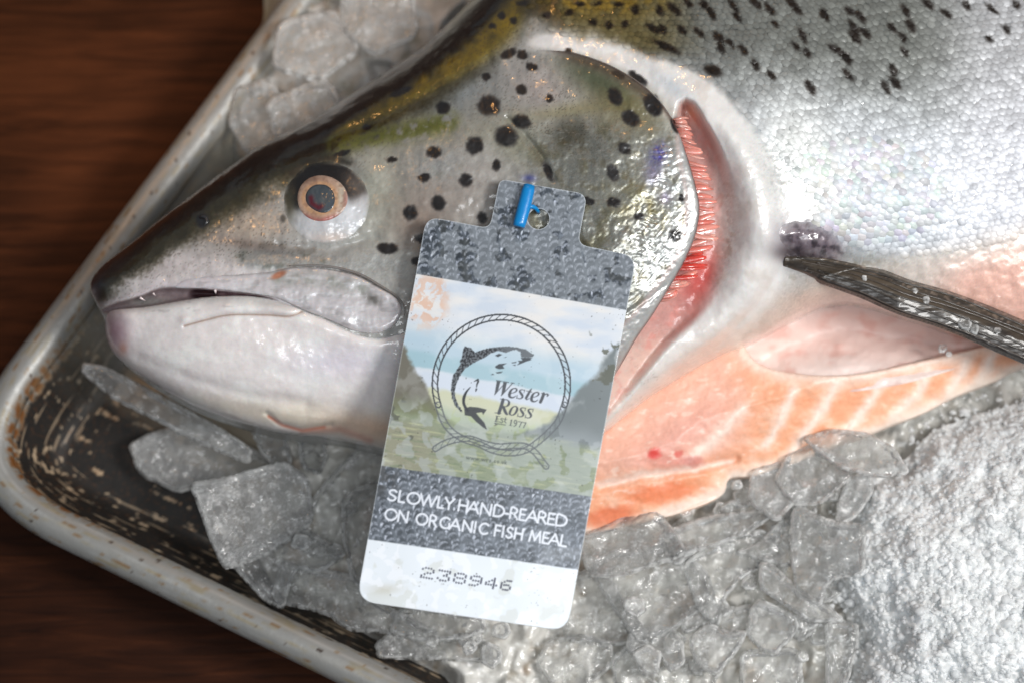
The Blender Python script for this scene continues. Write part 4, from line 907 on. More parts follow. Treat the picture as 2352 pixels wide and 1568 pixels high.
for k, o in enumerate([-.86, -.55, -.3, .1, .42, .8]):
    pp = FC+nn*(FW*(o*np.linspace(.75, 1, len(FC))+.06*np.sin(np.arange(len(FC))/9.+k*2)))[:, None]; pp = pp[4+(k*5) % 9:]; zz = zfin(pp[:, 0], pp[:, 1], np.full(len(pp), -20.))+2
    Vt, Ft = tube(P(pp[:, 0], pp[:, 1], zz), np.linspace(1.4, 2.8, len(pp)), 6, flat=.6)
    cc = lin((40+12*(k % 3), 34+10*(k % 3), 28+9*(k % 3))); mesh_obj('fin_ray', Vt, Ft, M_fin, fin, np.tile(cc, (len(Vt), 1)))

# --- scales: the 300 that show best as parts, the rest as one cover
def scales():
    pts = []
    a = 0; sx, sy = 17., 12.6
    for r in range(-10, 70):
        for k in range(-4, 95):
            gx = 1180+k*sx+(r % 2)*sx/2; gy = -60+r*sy
            x = gx+.22*(gy-200)*0; y = gy
            # rows lean along the body axis: bend lattice
            x2 = 1180+(x-1180)*.98+.34*(y-100); y2 = y-.10*(x-1500)*sm(1500, 2300, x)
            if -50 < x2 < 2480 and -60 < y2 < 640: pts.append((x2, y2))
    p = np.array(pts); p = p+RNG.normal(0, .8, p.shape); x, y = p.T
    f = F_SCA(x, y); ok = (f < -4) & (x > 1180) & (lat(SD, x, y) < -25) & (y < np.interp(x, [1850, 1950, 2150, 2352], [520, 590, 585, 540])+RNG.normal(0, 8, x.shape))
    ok &= np.hypot((x-1860)/70, (y-570)/48) > 1+RNG.normal(0, .12, x.shape)
    ok &= ~((x < 1330) & (RNG.rand(len(x)) < sm(1400, 1180, x)*.8))
    x = x[ok]; y = y[ok]
    z = zbody(x, y); e = 6.
    p0 = P(x, y, z); px = P(x+e, y, zbody(x+e, y)); py = P(x, y+e, zbody(x, y+e))
    nrm = np.cross(py-p0, px-p0); nrm /= np.linalg.norm(nrm, axis=1)[:, None]; nrm *= np.sign(nrm[:, 2:3])
    ang = np.radians(-14+RNG.normal(0, 9, len(x))+np.interp(x, [1200, 1700, 2300], [-14, -30, 8]))
    dirv = np.stack([np.cos(ang), np.sin(ang), np.zeros_like(ang)], 1); dirv -= nrm*(dirv*nrm).sum(1)[:, None]; dirv /= np.linalg.norm(dirv, axis=1)[:, None]
    tilt = np.radians(RNG.normal(4, 1.6, len(x))); nn2 = nrm*np.cos(tilt)[:, None]-dirv*np.sin(tilt)[:, None]; d2 = dirv*np.cos(tilt)[:, None]+nrm*np.sin(tilt)[:, None]
    roll = np.radians(RNG.normal(0, 2.2, len(x))); sd_ = np.cross(nn2, d2)
    s2 = sd_*np.cos(roll)[:, None]+nn2*np.sin(roll)[:, None]; n3 = np.cross(d2, s2)
    c, prm = skin(x, y)
    c = np.clip(c*(1+RNG.normal(0, .035, (len(x), 1)))+RNG.normal(0, 3, (len(x), 3)), 8, 245)
    c = mix(c, (200, 190, 214), (RNG.rand(len(x)) < .10)*.15*(c.mean(1) > 120)); c = mix(c, (226, 214, 190), (RNG.rand(len(x)) < .10)*.2*(c.mean(1) > 120))
    cl = lin(c)
    # template: a domed rounded plate
    T = [(0, 0, .9)]; K = 8
    for k in range(K): t = 2*math.pi*k/K; T.append((7*math.cos(t), 6*math.sin(t), .6))
    for k in range(K): t = 2*math.pi*k/K; T.append((13*math.cos(t)*(1 if math.cos(t) > 0 else 1.1), 10.6*math.sin(t), -1.0))
    T = np.array(T); F = [[0, 1+k, 1+(k+1) % K] for k in range(K)]; F3 = [[1+k, 1+K+k, 1+K+(k+1) % K, 1+(k+1) % K] for k in range(K)]
    tri = F+[[a_, b_, c_] for a_, b_, c_, d_ in F3]+[[a_, c_, d_] for a_, b_, c_, d_ in F3]; tri = np.array(tri)
    order = np.argsort(np.hypot((x-1990)/1.2, (y-440)*1.2)+400*(c.mean(1) < 110)); single = np.zeros(len(x), bool); single[order[:300]] = True
    size = np.interp(y, [0, 250, 560], [.95, 1.0, .95])*RNG.uniform(.9, 1.12, len(x))
    base = p0+nrm*1.2
    # joined rest
    R = ~single; n = R.sum()
    V = base[R][:, None, :]+size[R][:, None, None]*(T[None, :, 0:1]*d2[R][:, None, :]+T[None, :, 1:2]*s2[R][:, None, :]+T[None, :, 2:3]*n3[R][:, None, :])
    vx, vy = unP(V.reshape(-1, 3)); cv, _ = skin(vx, vy); cv = cv.reshape(n, len(T), 3); tone = (c[R].mean(1)/np.maximum(skin(x[R], y[R])[0].mean(1), 1))[:, None, None]
    cv = np.clip(cv*tone, 8, 245); cv[:, :9] = np.clip(cv[:, :9]*1.05, 0, 245); cv[:, 9:] *= .93
    Fa = (tri[None]+(np.arange(n)*len(T))[:, None, None]).reshape(-1, 3)
    mesh_obj('scale_cover', V.reshape(-1, 3), Fa, M_scales, body, lin(cv.reshape(-1, 3)), props={'kind': 'stuff'})
    me = bpy.data.meshes.new('scale'); me.from_pydata((T*U).tolist(), [], tri.tolist()); me.polygons.foreach_set('use_smooth', np.ones(len(tri), bool)); me.materials.append(M_scale)
    for i in np.nonzero(single)[0]:
        o = bpy.data.objects.new('scale', me); COL.objects.link(o); o.parent = body
        m = Matrix.Identity(4)
        for r in range(3): m[r][0] = d2[i][r]*size[i]; m[r][1] = s2[i][r]*size[i]; m[r][2] = n3[i][r]*size[i]; m[r][3] = base[i][r]*U
        o.matrix_basis = m; o.color = (*cl[i], 1)
    print('scales', len(x))
scales()

# ------------------------------------------------------------------ the tag
TL, TR, BL, BR = [np.array(p, float) for p in ((979.6, 497.4), (1462, 589), (819, 1378), (1302, 1448))]
def uw(x, y):
    """drawing coordinates -> across (0..1) and down (0..1) on the card"""
    u = np.full(x.shape, .5); w_ = np.full(x.shape, .5)
    for _ in range(5):
        px = TL[0]*(1-u)*(1-w_)+TR[0]*u*(1-w_)+BL[0]*(1-u)*w_+BR[0]*u*w_-x; py = TL[1]*(1-u)*(1-w_)+TR[1]*u*(1-w_)+BL[1]*(1-u)*w_+BR[1]*u*w_-y
        a = (TR[0]-TL[0])*(1-w_)+(BR[0]-BL[0])*w_; b = (BL[0]-TL[0])*(1-u)+(BR[0]-TR[0])*u
        c = (TR[1]-TL[1])*(1-w_)+(BR[1]-BL[1])*w_; d = (BL[1]-TL[1])*(1-u)+(BR[1]-TR[1])*u
        det = a*d-b*c; u = u-(px*d-b*py)/det; w_ = w_-(a*py-c*px)/det
    return u, w_
def rounded(pts):
    """pts: (x, y, radius); negative corner handled by turn direction"""
    out = []; n = len(pts)
    for i in range(n):
        p = np.array(pts[i][:2], float); a = np.array(pts[i-1][:2], float)-p; b = np.array(pts[(i+1) % n][:2], float)-p; r = pts[i][2]
        a /= np.linalg.norm(a); b /= np.linalg.norm(b); h = math.acos(np.clip(a@b, -1, 1))/2; l = r/math.tan(h)
        p0 = p+a*l; p2 = p+b*l
        for k in range(11): t = k/10; out.append((1-t)**2*p0+2*t*(1-t)*p+t*t*p2)
    return np.array(out)
TAGP = rounded([(979.6, 497.4, 34), (1125, 525, 22), (1148, 411.5, 18), (1349, 446.5, 26), (1327, 562, 24), (1462, 589, 36), (1302, 1448, 44), (819, 1378, 44)])
HOLE = np.array([[1237+25*math.cos(t), 503+24*math.sin(t)] for t in np.linspace(0, 2*math.pi, 40, endpoint=False)])
SLOPE = -90.
_x, _y, _z, _s, _, _, _ = patch_data(TAGP, lambda x, y, s: 0*x, 14)
_u, _w = uw(_x, _y); _low = np.maximum(np.maximum(zbody(_x, _y, False)+8, np.where(sdf(_x, _y, COVER) < 0, zcover(_x, _y, -30+0*_x), 0)), np.where(sdf(_x, _y, JAW) < 0, zjaw(_x, _y, -30+0*_x), 0))
_low = np.where(sdf(_x, _y, OUT) < 0, _low, 0)
TZ = float(np.percentile((_low+9-SLOPE*_w-26*np.cos(_w*2.2)), 99.3))
def ztag(x, y, s=None):
    u, w_ = uw(x, y); return TZ+SLOPE*w_+26*np.cos(w_*2.2)+5*np.cos((u-.5)*3)+2.0*fbm(u*3, w_*5, 501, 2)

CUR = {}
class Ink:
    def __init__(self, x, y, c): self.x = x; self.y = y; self.c = c
    def box(self, pts, pad):
        p = np.asarray(pts); return np.nonzero((self.x > p[:, 0].min()-pad) & (self.x < p[:, 0].max()+pad) & (self.y > p[:, 1].min()-pad) & (self.y < p[:, 1].max()+pad))[0]
    def stroke(self, pts, hw, rgb, op=1., aa=.9):
        p = np.asarray(pts, float)[:, :2]; hw = np.broadcast_to(np.asarray(hw, float), (len(p),)); b = self.box(p, hw.max()+3)
        if len(b) == 0: return
        x = self.x[b]; y = self.y[b]; best = np.full(len(b), 1e9)
        for i in range(max(1, len(p)-1)):
            a = p[i]; d = p[min(i+1, len(p)-1)]-a; l2 = d@d+1e-9
            t = np.clip(((x-a[0])*d[0]+(y-a[1])*d[1])/l2, 0, 1)
            best = np.minimum(best, np.hypot(x-a[0]-t*d[0], y-a[1]-t*d[1])-(hw[i]*(1-t)+hw[min(i+1, len(p)-1)]*t))
        self.c[b] = mix(self.c[b], rgb, (1-sm(-aa, aa, best))*op)
    def poly(self, pts, rgb, op=1., aa=.9):
        p = np.asarray(pts, float); b = self.box(p, 3)
        if len(b): self.c[b] = mix(self.c[b], rgb, (1-sm(-aa, aa, sdf(self.x[b], self.y[b], p)))*op)
    def rope(self, pts, hw, rgb, pitch, op=.95, lw=1.35):
        p = np.asarray(pts, float); b = self.box(p, hw+4); d, t, side, L = segdist(self.x[b], self.y[b], p, full=True)
        o = d*side/hw; ph = ((t/pitch+.55*o) % 1.); lens = np.minimum(ph, 1-ph)*pitch
        wv = lw*(1+1.6*np.abs(o)**3)
        m = np.maximum(1-sm(wv-.6, wv+.8, lens), 1-sm(lw, lw+1.2, np.abs(np.abs(d)-hw+lw)))*(d < hw+.5)
        self.c[b] = mix(self.c[b], rgb, m*op)

G = {  # stroke capitals in a unit box (x, y up)
 'S': [[(.86, .86), (.6, .99), (.25, .93), (.12, .74), (.3, .56), (.68, .44), (.88, .26), (.7, .05), (.35, .0), (.08, .13)]],
 'L': [[(.05, 1), (.05, 0), (.95, 0)]], 'I': [[(.5, 0), (.5, 1)]], 'H': [[(.05, 0), (.05, 1)], [(.95, 0), (.95, 1)], [(.05, .53), (.95, .53)]],
 'O': [[(.5+.5*math.cos(t), .5+.51*math.sin(t)) for t in np.linspace(0, 2*math.pi, 24)]],
 'W': [[(0, 1), (.26, 0), (.5, 1), (.74, 0), (1, 1)]], 'Y': [[(0, 1), (.5, .47), (1, 1)], [(.5, .47), (.5, 0)]],
 'A': [[(0, 0), (.5, 1), (1, 0)], [(.2, .34), (.8, .34)]], 'N': [[(.05, 0), (.05, 1), (.95, 0), (.95, 1)]],
 'D': [[(.05, 0), (.05, 1), (.4, 1), (.75, .9), (.95, .65), (.95, .35), (.75, .1), (.4, 0), (.05, 0)]], '-': [[(.05, .38), (.95, .38)]],
 'R': [[(.05, 0), (.05, 1), (.5, 1), (.78, .9), (.8, .66), (.6, .52), (.05, .5)], [(.45, .5), (.98, 0)]],
 'E': [[(.95, 1), (.05, 1), (.05, 0), (1, 0)], [(.05, .52), (.85, .52)]], 'F': [[(.95, 1), (.05, 1), (.05, 0)], [(.05, .52), (.85, .52)]],
 'G': [[(.9, .87), (.62, 1), (.3, .93), (.06, .68), (.04, .38), (.25, .08), (.6, 0), (.92, .12), (.92, .47)]],
 'C': [[(.95, .87), (.65, 1), (.3, .93), (.05, .68), (.04, .36), (.25, .08), (.62, 0), (.95, .12)]], 'M': [[(0, 0), (.12, 1), (.5, .15), (.88, 1), (1, 0)]],
 'w': [[(0, .6), (.25, 0), (.5, .6), (.75, 0), (1, .6)]], 'r': [[(.2, 0), (.2, .6)], [(.2, .4), (.5, .6), (.8, .58)]], 's': [[(.8, .55), (.3, .58), (.2, .42), (.75, .22), (.7, .03), (.15, .05)]],
 '.': [[(.5, 0), (.5, .03)]], 'c': [[(.85, .5), (.4, .6), (.1, .3), (.4, 0), (.85, .1)]], 'o': [[(.5+.4*math.cos(t), .3+.3*math.sin(t)) for t in np.linspace(0, 2*math.pi, 12)]],
 'u': [[(.1, .6), (.15, .08), (.5, 0), (.85, .1), (.85, .6)]], 'k': [[(.1, 0), (.1, 1)], [(.8, .6), (.1, .25), (.85, 0)]]}

def scalephoto(x, y, u, w_, seed, pitch, dens):
    """printed photograph of fish scales: overlapping pale crescents on slate"""
    X = (u*490)/pitch+.5*fbm(u*5, w_*9, seed+20, 2); Y = (w_*885)/(pitch*.95)+.5*fbm(u*5+5, w_*9, seed+21, 2)
    X, Y = X*.97+Y*.16, Y*.98-X*.14
    c = np.ones(x.shape+(3,))*np.array([104, 109, 115.])
    c = c*(1+.28*fbm(X*.8, Y*.8, seed)[..., None])
    for off in (0, 1):
        r = np.floor(Y+.5*off); gx = X+.5*(r % 2)+.25*off; k = np.floor(gx); h = _hash(k, r, seed+off*7)/4294967296.; h2 = _hash(k, r, seed+50+off)/4294967296.
        fx = gx-k-.5+.16*(h-.5); fy = Y+.5*off-r-.5+.12*(h2-.5)
        fx2 = fx*.93+fy*.28; fy2 = -fx*.32+fy*.95
        rr = np.hypot(fx2/.33, fy2/.47); inner = np.hypot((fx2-.17)/.30, (fy2-.12)/.44)
        cres = (1-sm(.80, 1.03, rr))*sm(.66, 1.05, inner); tx = sm(-.5, .25, fbm(x/4, y/6, seed+33, 2)+.1)
        c = mix(c, (70, 74, 78), (1-sm(.7, 1.05, np.hypot((fx2-.12)/.36, (fy2-.10)/.5)))*.5)
        c = mix(c, np.array([186, 191, 202]), cres*tx*np.clip(.5+.8*h, 0, 1)*dens*(1 if off == 0 else .6))
    c = c*(1+.07*fbm(x/2.6, y/2.6, seed+3, 2)[..., None]); return c

def ctag(x, y, s, z):
    u, w_ = uw(x, y); n1 = fbm(x/60, y/60, 511); n2 = fbm(x/24, y/24, 512); n3 = fbm(x/3, y/3, 513, 2)
    top = scalephoto(x, y, u, w_, 600, 30, 1.0); mid = scalephoto(x, y, u, w_, 640, 27, .95)
    # grey sky reflection painted into the colour as hazy patches; print clear elsewhere
    xw = x+16*fbm(x/30, y/30, 514); yw = y+16*fbm(x/30, y/30, 515)
    wet = fbm(xw/42, yw/42, 516, 3)  # noise that places the painted reflection haze
    # --- landscape print
    c = np.ones(x.shape+(3,))*np.array([214, 219, 226.])
    cl = fbm(x/120-.3*y/120, y/40, 521); c = mix(c, (228, 226, 224), sm(-.1, .4, cl)); c = mix(c, (196, 208, 224), sm(.05, .45, -cl)*.7)
    yy = y-.19*(x-1200)+6*n1                           # levelled height on the card
    c = mix(c, (172, 198, 214), sm(770, 830, yy)*(1-sm(880, 900, yy))*.85); c = mix(c, (150, 186, 198), sm(842, 860, yy)*(1-sm(884, 892, yy))*.8)
    c = mix(c, (204, 214, 228), sm(886, 900, yy)); c = mix(c, (196, 198, 166), sm(924, 936, yy+4*n2)); c = mix(c, (166, 180, 140), sm(958, 985, yy+6*n2))
    hillL = sdf(x, y, [(926, 792), (938, 820), (962, 862), (985, 900), (1000, 940), (1045, 975), (1100, 1000), (1180, 1010), (1180, 1120), (850, 1120), (880, 980)])
    c = mix(c, (104, 100, 88), 1-sm(-6, 6, hillL+9*n2)); c = mix(c, (116, 124, 84), (1-sm(-6, 6, hillL+9*n2))*sm(890, 960, y+20*n2)*.8)
    hillR = sdf(x, y, [(1420, 790), (1395, 812), (1362, 868), (1325, 900), (1300, 935), (1262, 968), (1225, 985), (1150, 1010), (1150, 1120), (1380, 1120)])
    c = mix(c, (112, 120, 122), 1-sm(-6, 6, hillR+7*n2))
    gnd = sm(985, 1012, yy+7*n2); c = mix(c, (134, 144, 118), gnd); c = mix(c, (150, 128, 112), gnd*sm(1000, 1040, yy)*sm(1, 0, (x-940)/140)*.35)
    c = mix(c, (176, 180, 138), gnd*sm(.12, .4, fbm(x/70, (y-.15*x)/9, 531))*.7); c = mix(c, (110, 124, 96), gnd*sm(.1, .4, fbm(x/40, (y-.15*x)/8, 532))*.6)
    c = c*(1+.05*n3[..., None]*sm(960, 1000, yy)[..., None])
    refl_haze = sm(-.02, .12, wet+.22*sm(1000, 1300, x-.2*(y-900))+.02)
    clear = (1-refl_haze)
    # peach reflection of the flesh painted in at the upper left, dark clear blotches at the sides
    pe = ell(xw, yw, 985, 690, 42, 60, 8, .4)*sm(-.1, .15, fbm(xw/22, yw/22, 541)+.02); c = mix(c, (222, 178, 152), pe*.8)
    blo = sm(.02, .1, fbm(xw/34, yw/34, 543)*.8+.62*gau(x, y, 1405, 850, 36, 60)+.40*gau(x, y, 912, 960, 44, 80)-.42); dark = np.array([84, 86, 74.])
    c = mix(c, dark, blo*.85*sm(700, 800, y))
    refl_veil = mix(c, (176, 184, 190), .10+sm(940, 1000, yy)*.42*refl_haze); refl_veil = mix(refl_veil, (226, 230, 234), sm(.12, .4, fbm(xw/70, yw/70, 547, 3))*.22)
    c = refl_veil
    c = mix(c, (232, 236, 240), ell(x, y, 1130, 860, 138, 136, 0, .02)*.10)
    # --- bands
    l1 = sm(-.0012, .0012, w_-(.150-.006*u)); l2 = sm(-.0012, .0012, w_-(.648-.007*u)); l3 = sm(-.0012, .0012, w_-(.840-.004*u))
    tp = mix(np.clip((top-118)*1.5+108, 22, 225), (150, 156, 162), refl_haze*.55); tp = mix(tp, (62, 64, 62), clear*sm(0, .3, n2)*.5)
    md = mix(np.clip((mid-118)*1.4+118, 22, 225), (136, 144, 155), refl_haze*.35); md = mix(md, (66, 66, 66), (1-sm(860, 960, x))*(1-sm(1110, 1160, y))*sm(-.1, .15, n2)*.7)
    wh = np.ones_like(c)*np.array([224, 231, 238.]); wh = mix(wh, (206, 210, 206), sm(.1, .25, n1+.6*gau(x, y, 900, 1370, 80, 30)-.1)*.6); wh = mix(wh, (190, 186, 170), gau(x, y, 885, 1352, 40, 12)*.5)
    wh = mix(wh, (236, 240, 246), sm(.12, .2, wet)*.7)  # pale patches placed by the painted reflection haze noise
    c = tp*(1-l1)[:, None]+c*l1[:, None]; c = c*(1-l2)[:, None]+md*l2[:, None]; c = c*(1-l3)[:, None]+wh*l3[:, None]
    # --- emblem: rope ring, leaping salmon
    E = lambda p: np.stack([978.4+.2399*np.asarray(p, float)[:, 0], 715+.2399*np.asarray(p, float)[:, 1]], 1)
    ink = Ink(x, y, c); K1 = (60, 63, 68); K2 = (92, 97, 102); DK = (44, 46, 50)
    cir_ = [(722+636*math.cos(a), 694+636*math.sin(a)) for a in np.radians(np.arange(162, 380, 4))]
    bot = [(1270, 1040), (1180, 1150), (1060, 1255), (940, 1330), (790, 1352), (640, 1325), (500, 1262), (370, 1222), (250, 1150), (165, 1040)]
    ink.rope(smooth(E(cir_), False, 5), 7.6, K1, 17.5); ink.rope(smooth(E([cir_[-1]]+bot+[cir_[0]]), False, 5), 7.6, K2, 17.5, .85, 1.1)
    ink.rope(smooth(E([(90, 1310), (170, 1262), (280, 1226), (420, 1215), (560, 1262), (700, 1290), (850, 1280), (960, 1290), (1050, 1350), (1110, 1430), (1150, 1480)]), False, 5), 7.4, K2, 17.5, .85, 1.1)
    f = E([(1030, 412), (960, 365), (880, 345), (780, 333), (680, 340), (580, 355), (490, 385), (470, 392), (430, 350), (370, 335), (355, 370), (345, 440), (320, 480), (335, 490), (300, 550), (260, 610), (245, 680), (240, 750), (250, 830), (280, 900), (340, 962), (345, 945), (310, 890), (285, 830), (275, 760), (290, 690), (320, 620), (370, 550), (440, 500), (500, 470), (560, 440), (620, 400), (690, 375), (770, 395), (800, 380), (860, 365), (905, 385), (910, 430), (930, 440), (1000, 440), (1025, 432)])
    bx = ink.box(f, 3); m = 1-sm(-.9, .9, sdf(x[bx]+1.6*fbm(x[bx]/4, y[bx]/4, 551, 2), y[bx]+1.6*fbm(x[bx]/4, y[bx]/4, 552, 2), f)); spk = sm(-.02, .2, fbm(x[bx]/5, y[bx]/5, 553, 2)+.1)*sm(1170, 1130, x[bx])
    ink.c[bx] = mix(mix(ink.c[bx], (108, 114, 120), m), DK, m*spk*.9)
    for q in ([(905, 440), (1018, 443), (1000, 456), (1012, 462), (960, 478), (895, 505), (870, 512), (895, 488), (880, 470), (925, 468)], [(660, 525), (700, 500), (775, 495), (735, 518), (752, 545), (700, 550), (668, 540)], [(818, 488), (870, 478), (860, 490), (825, 495)], [(620, 605), (640, 592), (655, 605)], [(668, 580), (735, 572), (720, 588), (680, 592)], [(660, 420), (700, 402), (730, 412), (690, 435)], [(830, 512), (855, 505), (858, 520)], [(745, 438), (775, 432), (765, 440)]): ink.poly(E(q), K1, .85)
    ink.stroke(E([(460, 668), (498, 650), (500, 668), (488, 695), (484, 722)]), np.array([3, 9, 9, 7, 4])*.24, K1); ink.stroke(E([(482, 742), (476, 762)]), np.array([9, 4])*.24, K1)
    ink.stroke(smooth(E([(425, 722), (385, 770), (362, 830), (365, 890), (400, 945)]), False, 4), np.interp(np.linspace(0, 1, len(smooth(E([(425, 722), (385, 770), (362, 830), (365, 890), (400, 945)]), False, 4))), [0, .4, 1], [.8, 3.4, 3]), K1)
    ink.poly(E([(365, 925), (420, 908), (500, 915), (582, 936), (548, 985), (535, 962), (480, 968), (505, 1000), (560, 1062), (585, 1130), (545, 1105), (480, 1052), (430, 1000), (372, 990)]), K1, .9)
    # --- name, serif italic
    T = lambda p: np.stack([1110.1+.10801*np.asarray(p, float)[:, 0], 846.7+.10801*np.asarray(p, float)[:, 1]], 1)
    k = .108; KN = (84, 88, 94)
    def st(p, hw, o=(0, 0), sub=True):
        p = np.asarray(p, float)+o; hw = np.broadcast_to(hw, (len(p),)).astype(float)
        if len(p) > 2:
            q = smooth(np.column_stack([p, hw]), False, 12); p, hw = q[:, :2], q[:, 2]
        ink.stroke(T(p), hw*k, KN, 1, .8)
    ink.poly(T([(288, 248), (364, 262), (318, 440), (236, 550)]), KN); ink.stroke(T([(240, 545), (440, 320)]), 8*k, KN); ink.poly(T([(426, 275), (502, 287), (462, 470), (378, 570)]), KN); ink.stroke(T([(382, 565), (622, 300)]), 9*k, KN)
    for a, b in (((278, 242), (392, 258)), ((420, 266), (538, 282)), ((590, 292), (660, 302))): ink.stroke(T([a, b]), 8*k, KN)
    e_ = [(690, 570), (640, 603), (585, 600), (556, 570), (560, 520), (590, 450), (640, 414), (690, 412), (712, 435), (700, 468), (655, 498), (590, 515)]; eh = [7, 13, 20, 28, 30, 22, 12, 14, 18, 15, 9, 7]
    s_l = [(872, 450), (835, 438), (790, 445), (775, 472), (800, 515), (828, 555), (832, 590), (806, 620), (760, 628), (716, 610)]; sh = [8, 9, 13, 20, 25, 25, 20, 13, 9, 8]
    st(e_, eh); st(s_l, sh); st([(884, 438), (866, 500)], 7); st([(722, 560), (706, 622)], 7)
    st([(1030, 412), (990, 470), (945, 550), (908, 615)], [6, 22, 27, 25]); st([(908, 615), (925, 648), (975, 622)], [20, 11, 6]); st([(918, 462), (1032, 490)], 8)
    st(e_, eh, (468, 84)); st([(1284, 520), (1258, 600), (1215, 700)], [30, 33, 32]); st([(1262, 610), (1310, 545), (1352, 530), (1378, 548), (1358, 575)], [7, 10, 14, 18, 13]); st([(1238, 512), (1290, 522)], 8)
    st([(420, 650), (380, 790), (330, 935)], [34, 36, 34]); st([(366, 634), (480, 648)], 8); st([(246, 925), (376, 945)], 8); st([(440, 645), (515, 658), (548, 705), (532, 762), (475, 798), (410, 802)], [8, 11, 24, 22, 10, 8]); st([(430, 805), (462, 895), (500, 955)], [28, 32, 24]); st([(468, 952), (522, 966)], 8)
    st([(690, 790), (722, 830), (706, 895), (655, 962), (595, 978), (562, 945), (580, 880), (625, 812), (690, 788)], [10, 22, 25, 16, 9, 22, 25, 15, 9])
    for o in ((18, 383), (182, 410)): st(s_l, sh, o); st([(884, 438), (866, 500)], 7, o); st([(722, 560), (706, 622)], 7, o)
    KN = (92, 98, 100)
    st([(293, 1002), (266, 1110)], 15); st([(268, 996), (352, 1008)], 6); st([(285, 1052), (338, 1060)], 5); st([(245, 1110), (342, 1122)], 6); st([(425, 1058), (392, 1046), (370, 1064), (408, 1098), (414, 1124), (380, 1136), (350, 1120)], 9)
    st([(476, 1030), (458, 1115), (490, 1146)], [9, 11, 6]); st([(440, 1060), (502, 1072)], 6); st([(240, 1150), (470, 1187)], 9)
    st([(602, 1080), (577, 1192)], 12); st([(578, 1097), (605, 1077)], 5); st([(550, 1190), (612, 1202)], 5); st([(685+28*math.cos(a), 1122+36*math.sin(a)) for a in np.linspace(0, 6.28, 12)], 10); st([(714, 1128), (695, 1188), (652, 1214)], 9)
    st([(745, 1112), (822, 1126)], 8); st([(815, 1126), (766, 1230)], 10); st([(835, 1130), (912, 1142)], 8); st([(905, 1142), (856, 1245)], 10)
    # --- web line, slogan, number
    def line(spec, x0, y0, slope, cap, upv, sc, hw, rgb, op, OX, OY):
        for ch, a, b in spec:
            for q in G[ch]:
                pts_ = []
                for px, py in q:
                    xx = a+(b-a)*px; yb = y0+slope*(xx-x0); pts_.append((OX+sc*(xx+upv[0]*cap*py), OY+sc*(yb+upv[1]*cap*py)))
                if len(q) > 5: pts_ = smooth(np.array(pts_), False, 3)
                ink.stroke(pts_, hw, rgb, op, .8)
    sp = []; xx = 385
    for ch in 'www.wrs.co.uk': wd = 40 if ch == 'w' else (14 if ch == '.' else 26); sp.append((ch, xx, xx+wd-6)); xx += wd+3
    line(sp, 385, 1408, .13, 34, (.1, -.98), .2399, .9, (84, 90, 86), .8, 978.4, 715)
    W1 = [('S', 205, 305), ('L', 325, 395), ('O', 420, 555), ('W', 560, 735), ('L', 757, 825), ('Y', 832, 930), ('H', 985, 1085), ('A', 1085, 1208), ('N', 1228, 1345), ('D', 1372, 1488), ('-', 1498, 1536), ('R', 1555, 1640), ('E', 1660, 1722), ('A', 1735, 1860), ('R', 1865, 1955), ('E', 1972, 2045), ('D', 2062, 2180)]
    line(W1, 240, 182, .1495, 120, (.17, -.98), .208, 2.4, (226, 231, 240), .97, 846.7, 1110)
    W2 = [('O', 175, 300), ('N', 318, 425), ('O', 520, 640), ('R', 665, 745), ('G', 780, 890), ('A', 890, 1005), ('N', 1030, 1135), ('I', 1150, 1180), ('C', 1215, 1312), ('F', 1385, 1450), ('I', 1460, 1490), ('S', 1512, 1585), ('H', 1605, 1692), ('M', 1772, 1890), ('E', 1915, 1980), ('A', 1985, 2100), ('L', 2115, 2180)]
    line(W2, 235, 397, .151, 118, (.17, -.98), .208, 2.4, (226, 231, 240), .97, 846.7, 1110)
    DOTS = [(273, 229), (337, 208), (392, 220), (448, 230), (494, 266), (489, 304), (427, 323), (370, 313), (307, 337), (241, 361), (233, 398), (290, 403), (346, 413), (402, 423), (458, 433), (617, 257), (670, 268), (726, 278), (781, 285), (834, 291), (828, 324), (766, 345), (760, 378), (704, 370), (806, 420), (799, 458), (576, 418), (626, 459), (681, 469), (736, 478), (937, 337), (931, 373), (999, 324), (1054, 331), (1109, 340), (1156, 374), (1150, 407), (978, 413), (1033, 422), (1088, 430), (914, 440), (907, 473), (1135, 470), (1128, 507), (955, 510), (1009, 519), (1065, 527), (1265, 396), (1258, 432), (1327, 378), (1380, 386), (1433, 391), (1480, 425), (1473, 458), (1466, 491), (1459, 523), (1304, 466), (1358, 474), (1412, 483), (1396, 549), (1227, 556), (1281, 563), (1335, 572), (1753, 430), (1746, 463), (1738, 497), (1731, 530), (1723, 563), (1716, 597), (1708, 628), (1693, 465), (1632, 488), (1570, 508), (1563, 543), (1618, 548), (1670, 558), (1776, 571), (2004, 474), (2048, 480), (2089, 486), (1949, 497), (1892, 518), (1885, 550), (1877, 583), (1870, 617), (1937, 562), (1982, 563), (2028, 569), (2060, 609), (2054, 642), (1912, 654), (1961, 660), (2005, 666)]
    for dx, dy in DOTS: ink.stroke([(940.7+.112*dx, 1279.4+.112*dy), (940.8+.112*dx, 1279.4+.112*dy)], 2.3, (46, 48, 70), 1, .6)
    c = ink.c
    # dark flecks of dirt caught under the film
    fl = sm(.5, .58, fbm(x/6, y/6, 561, 2))*sm(.15, .35, fbm(x/50, y/50, 562)); c = mix(c, (40, 38, 34), fl*.7)
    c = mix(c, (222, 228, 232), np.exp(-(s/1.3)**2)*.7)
    return c, None
patch('fish_tag', TAGP, ztag, ctag, M_tag, g=1.25, solid=4.5, hole=HOLE, own=True, props={'label': 'printed plastic tag numbered 238946 lying across the salmon gill cover', 'category': 'tag'})

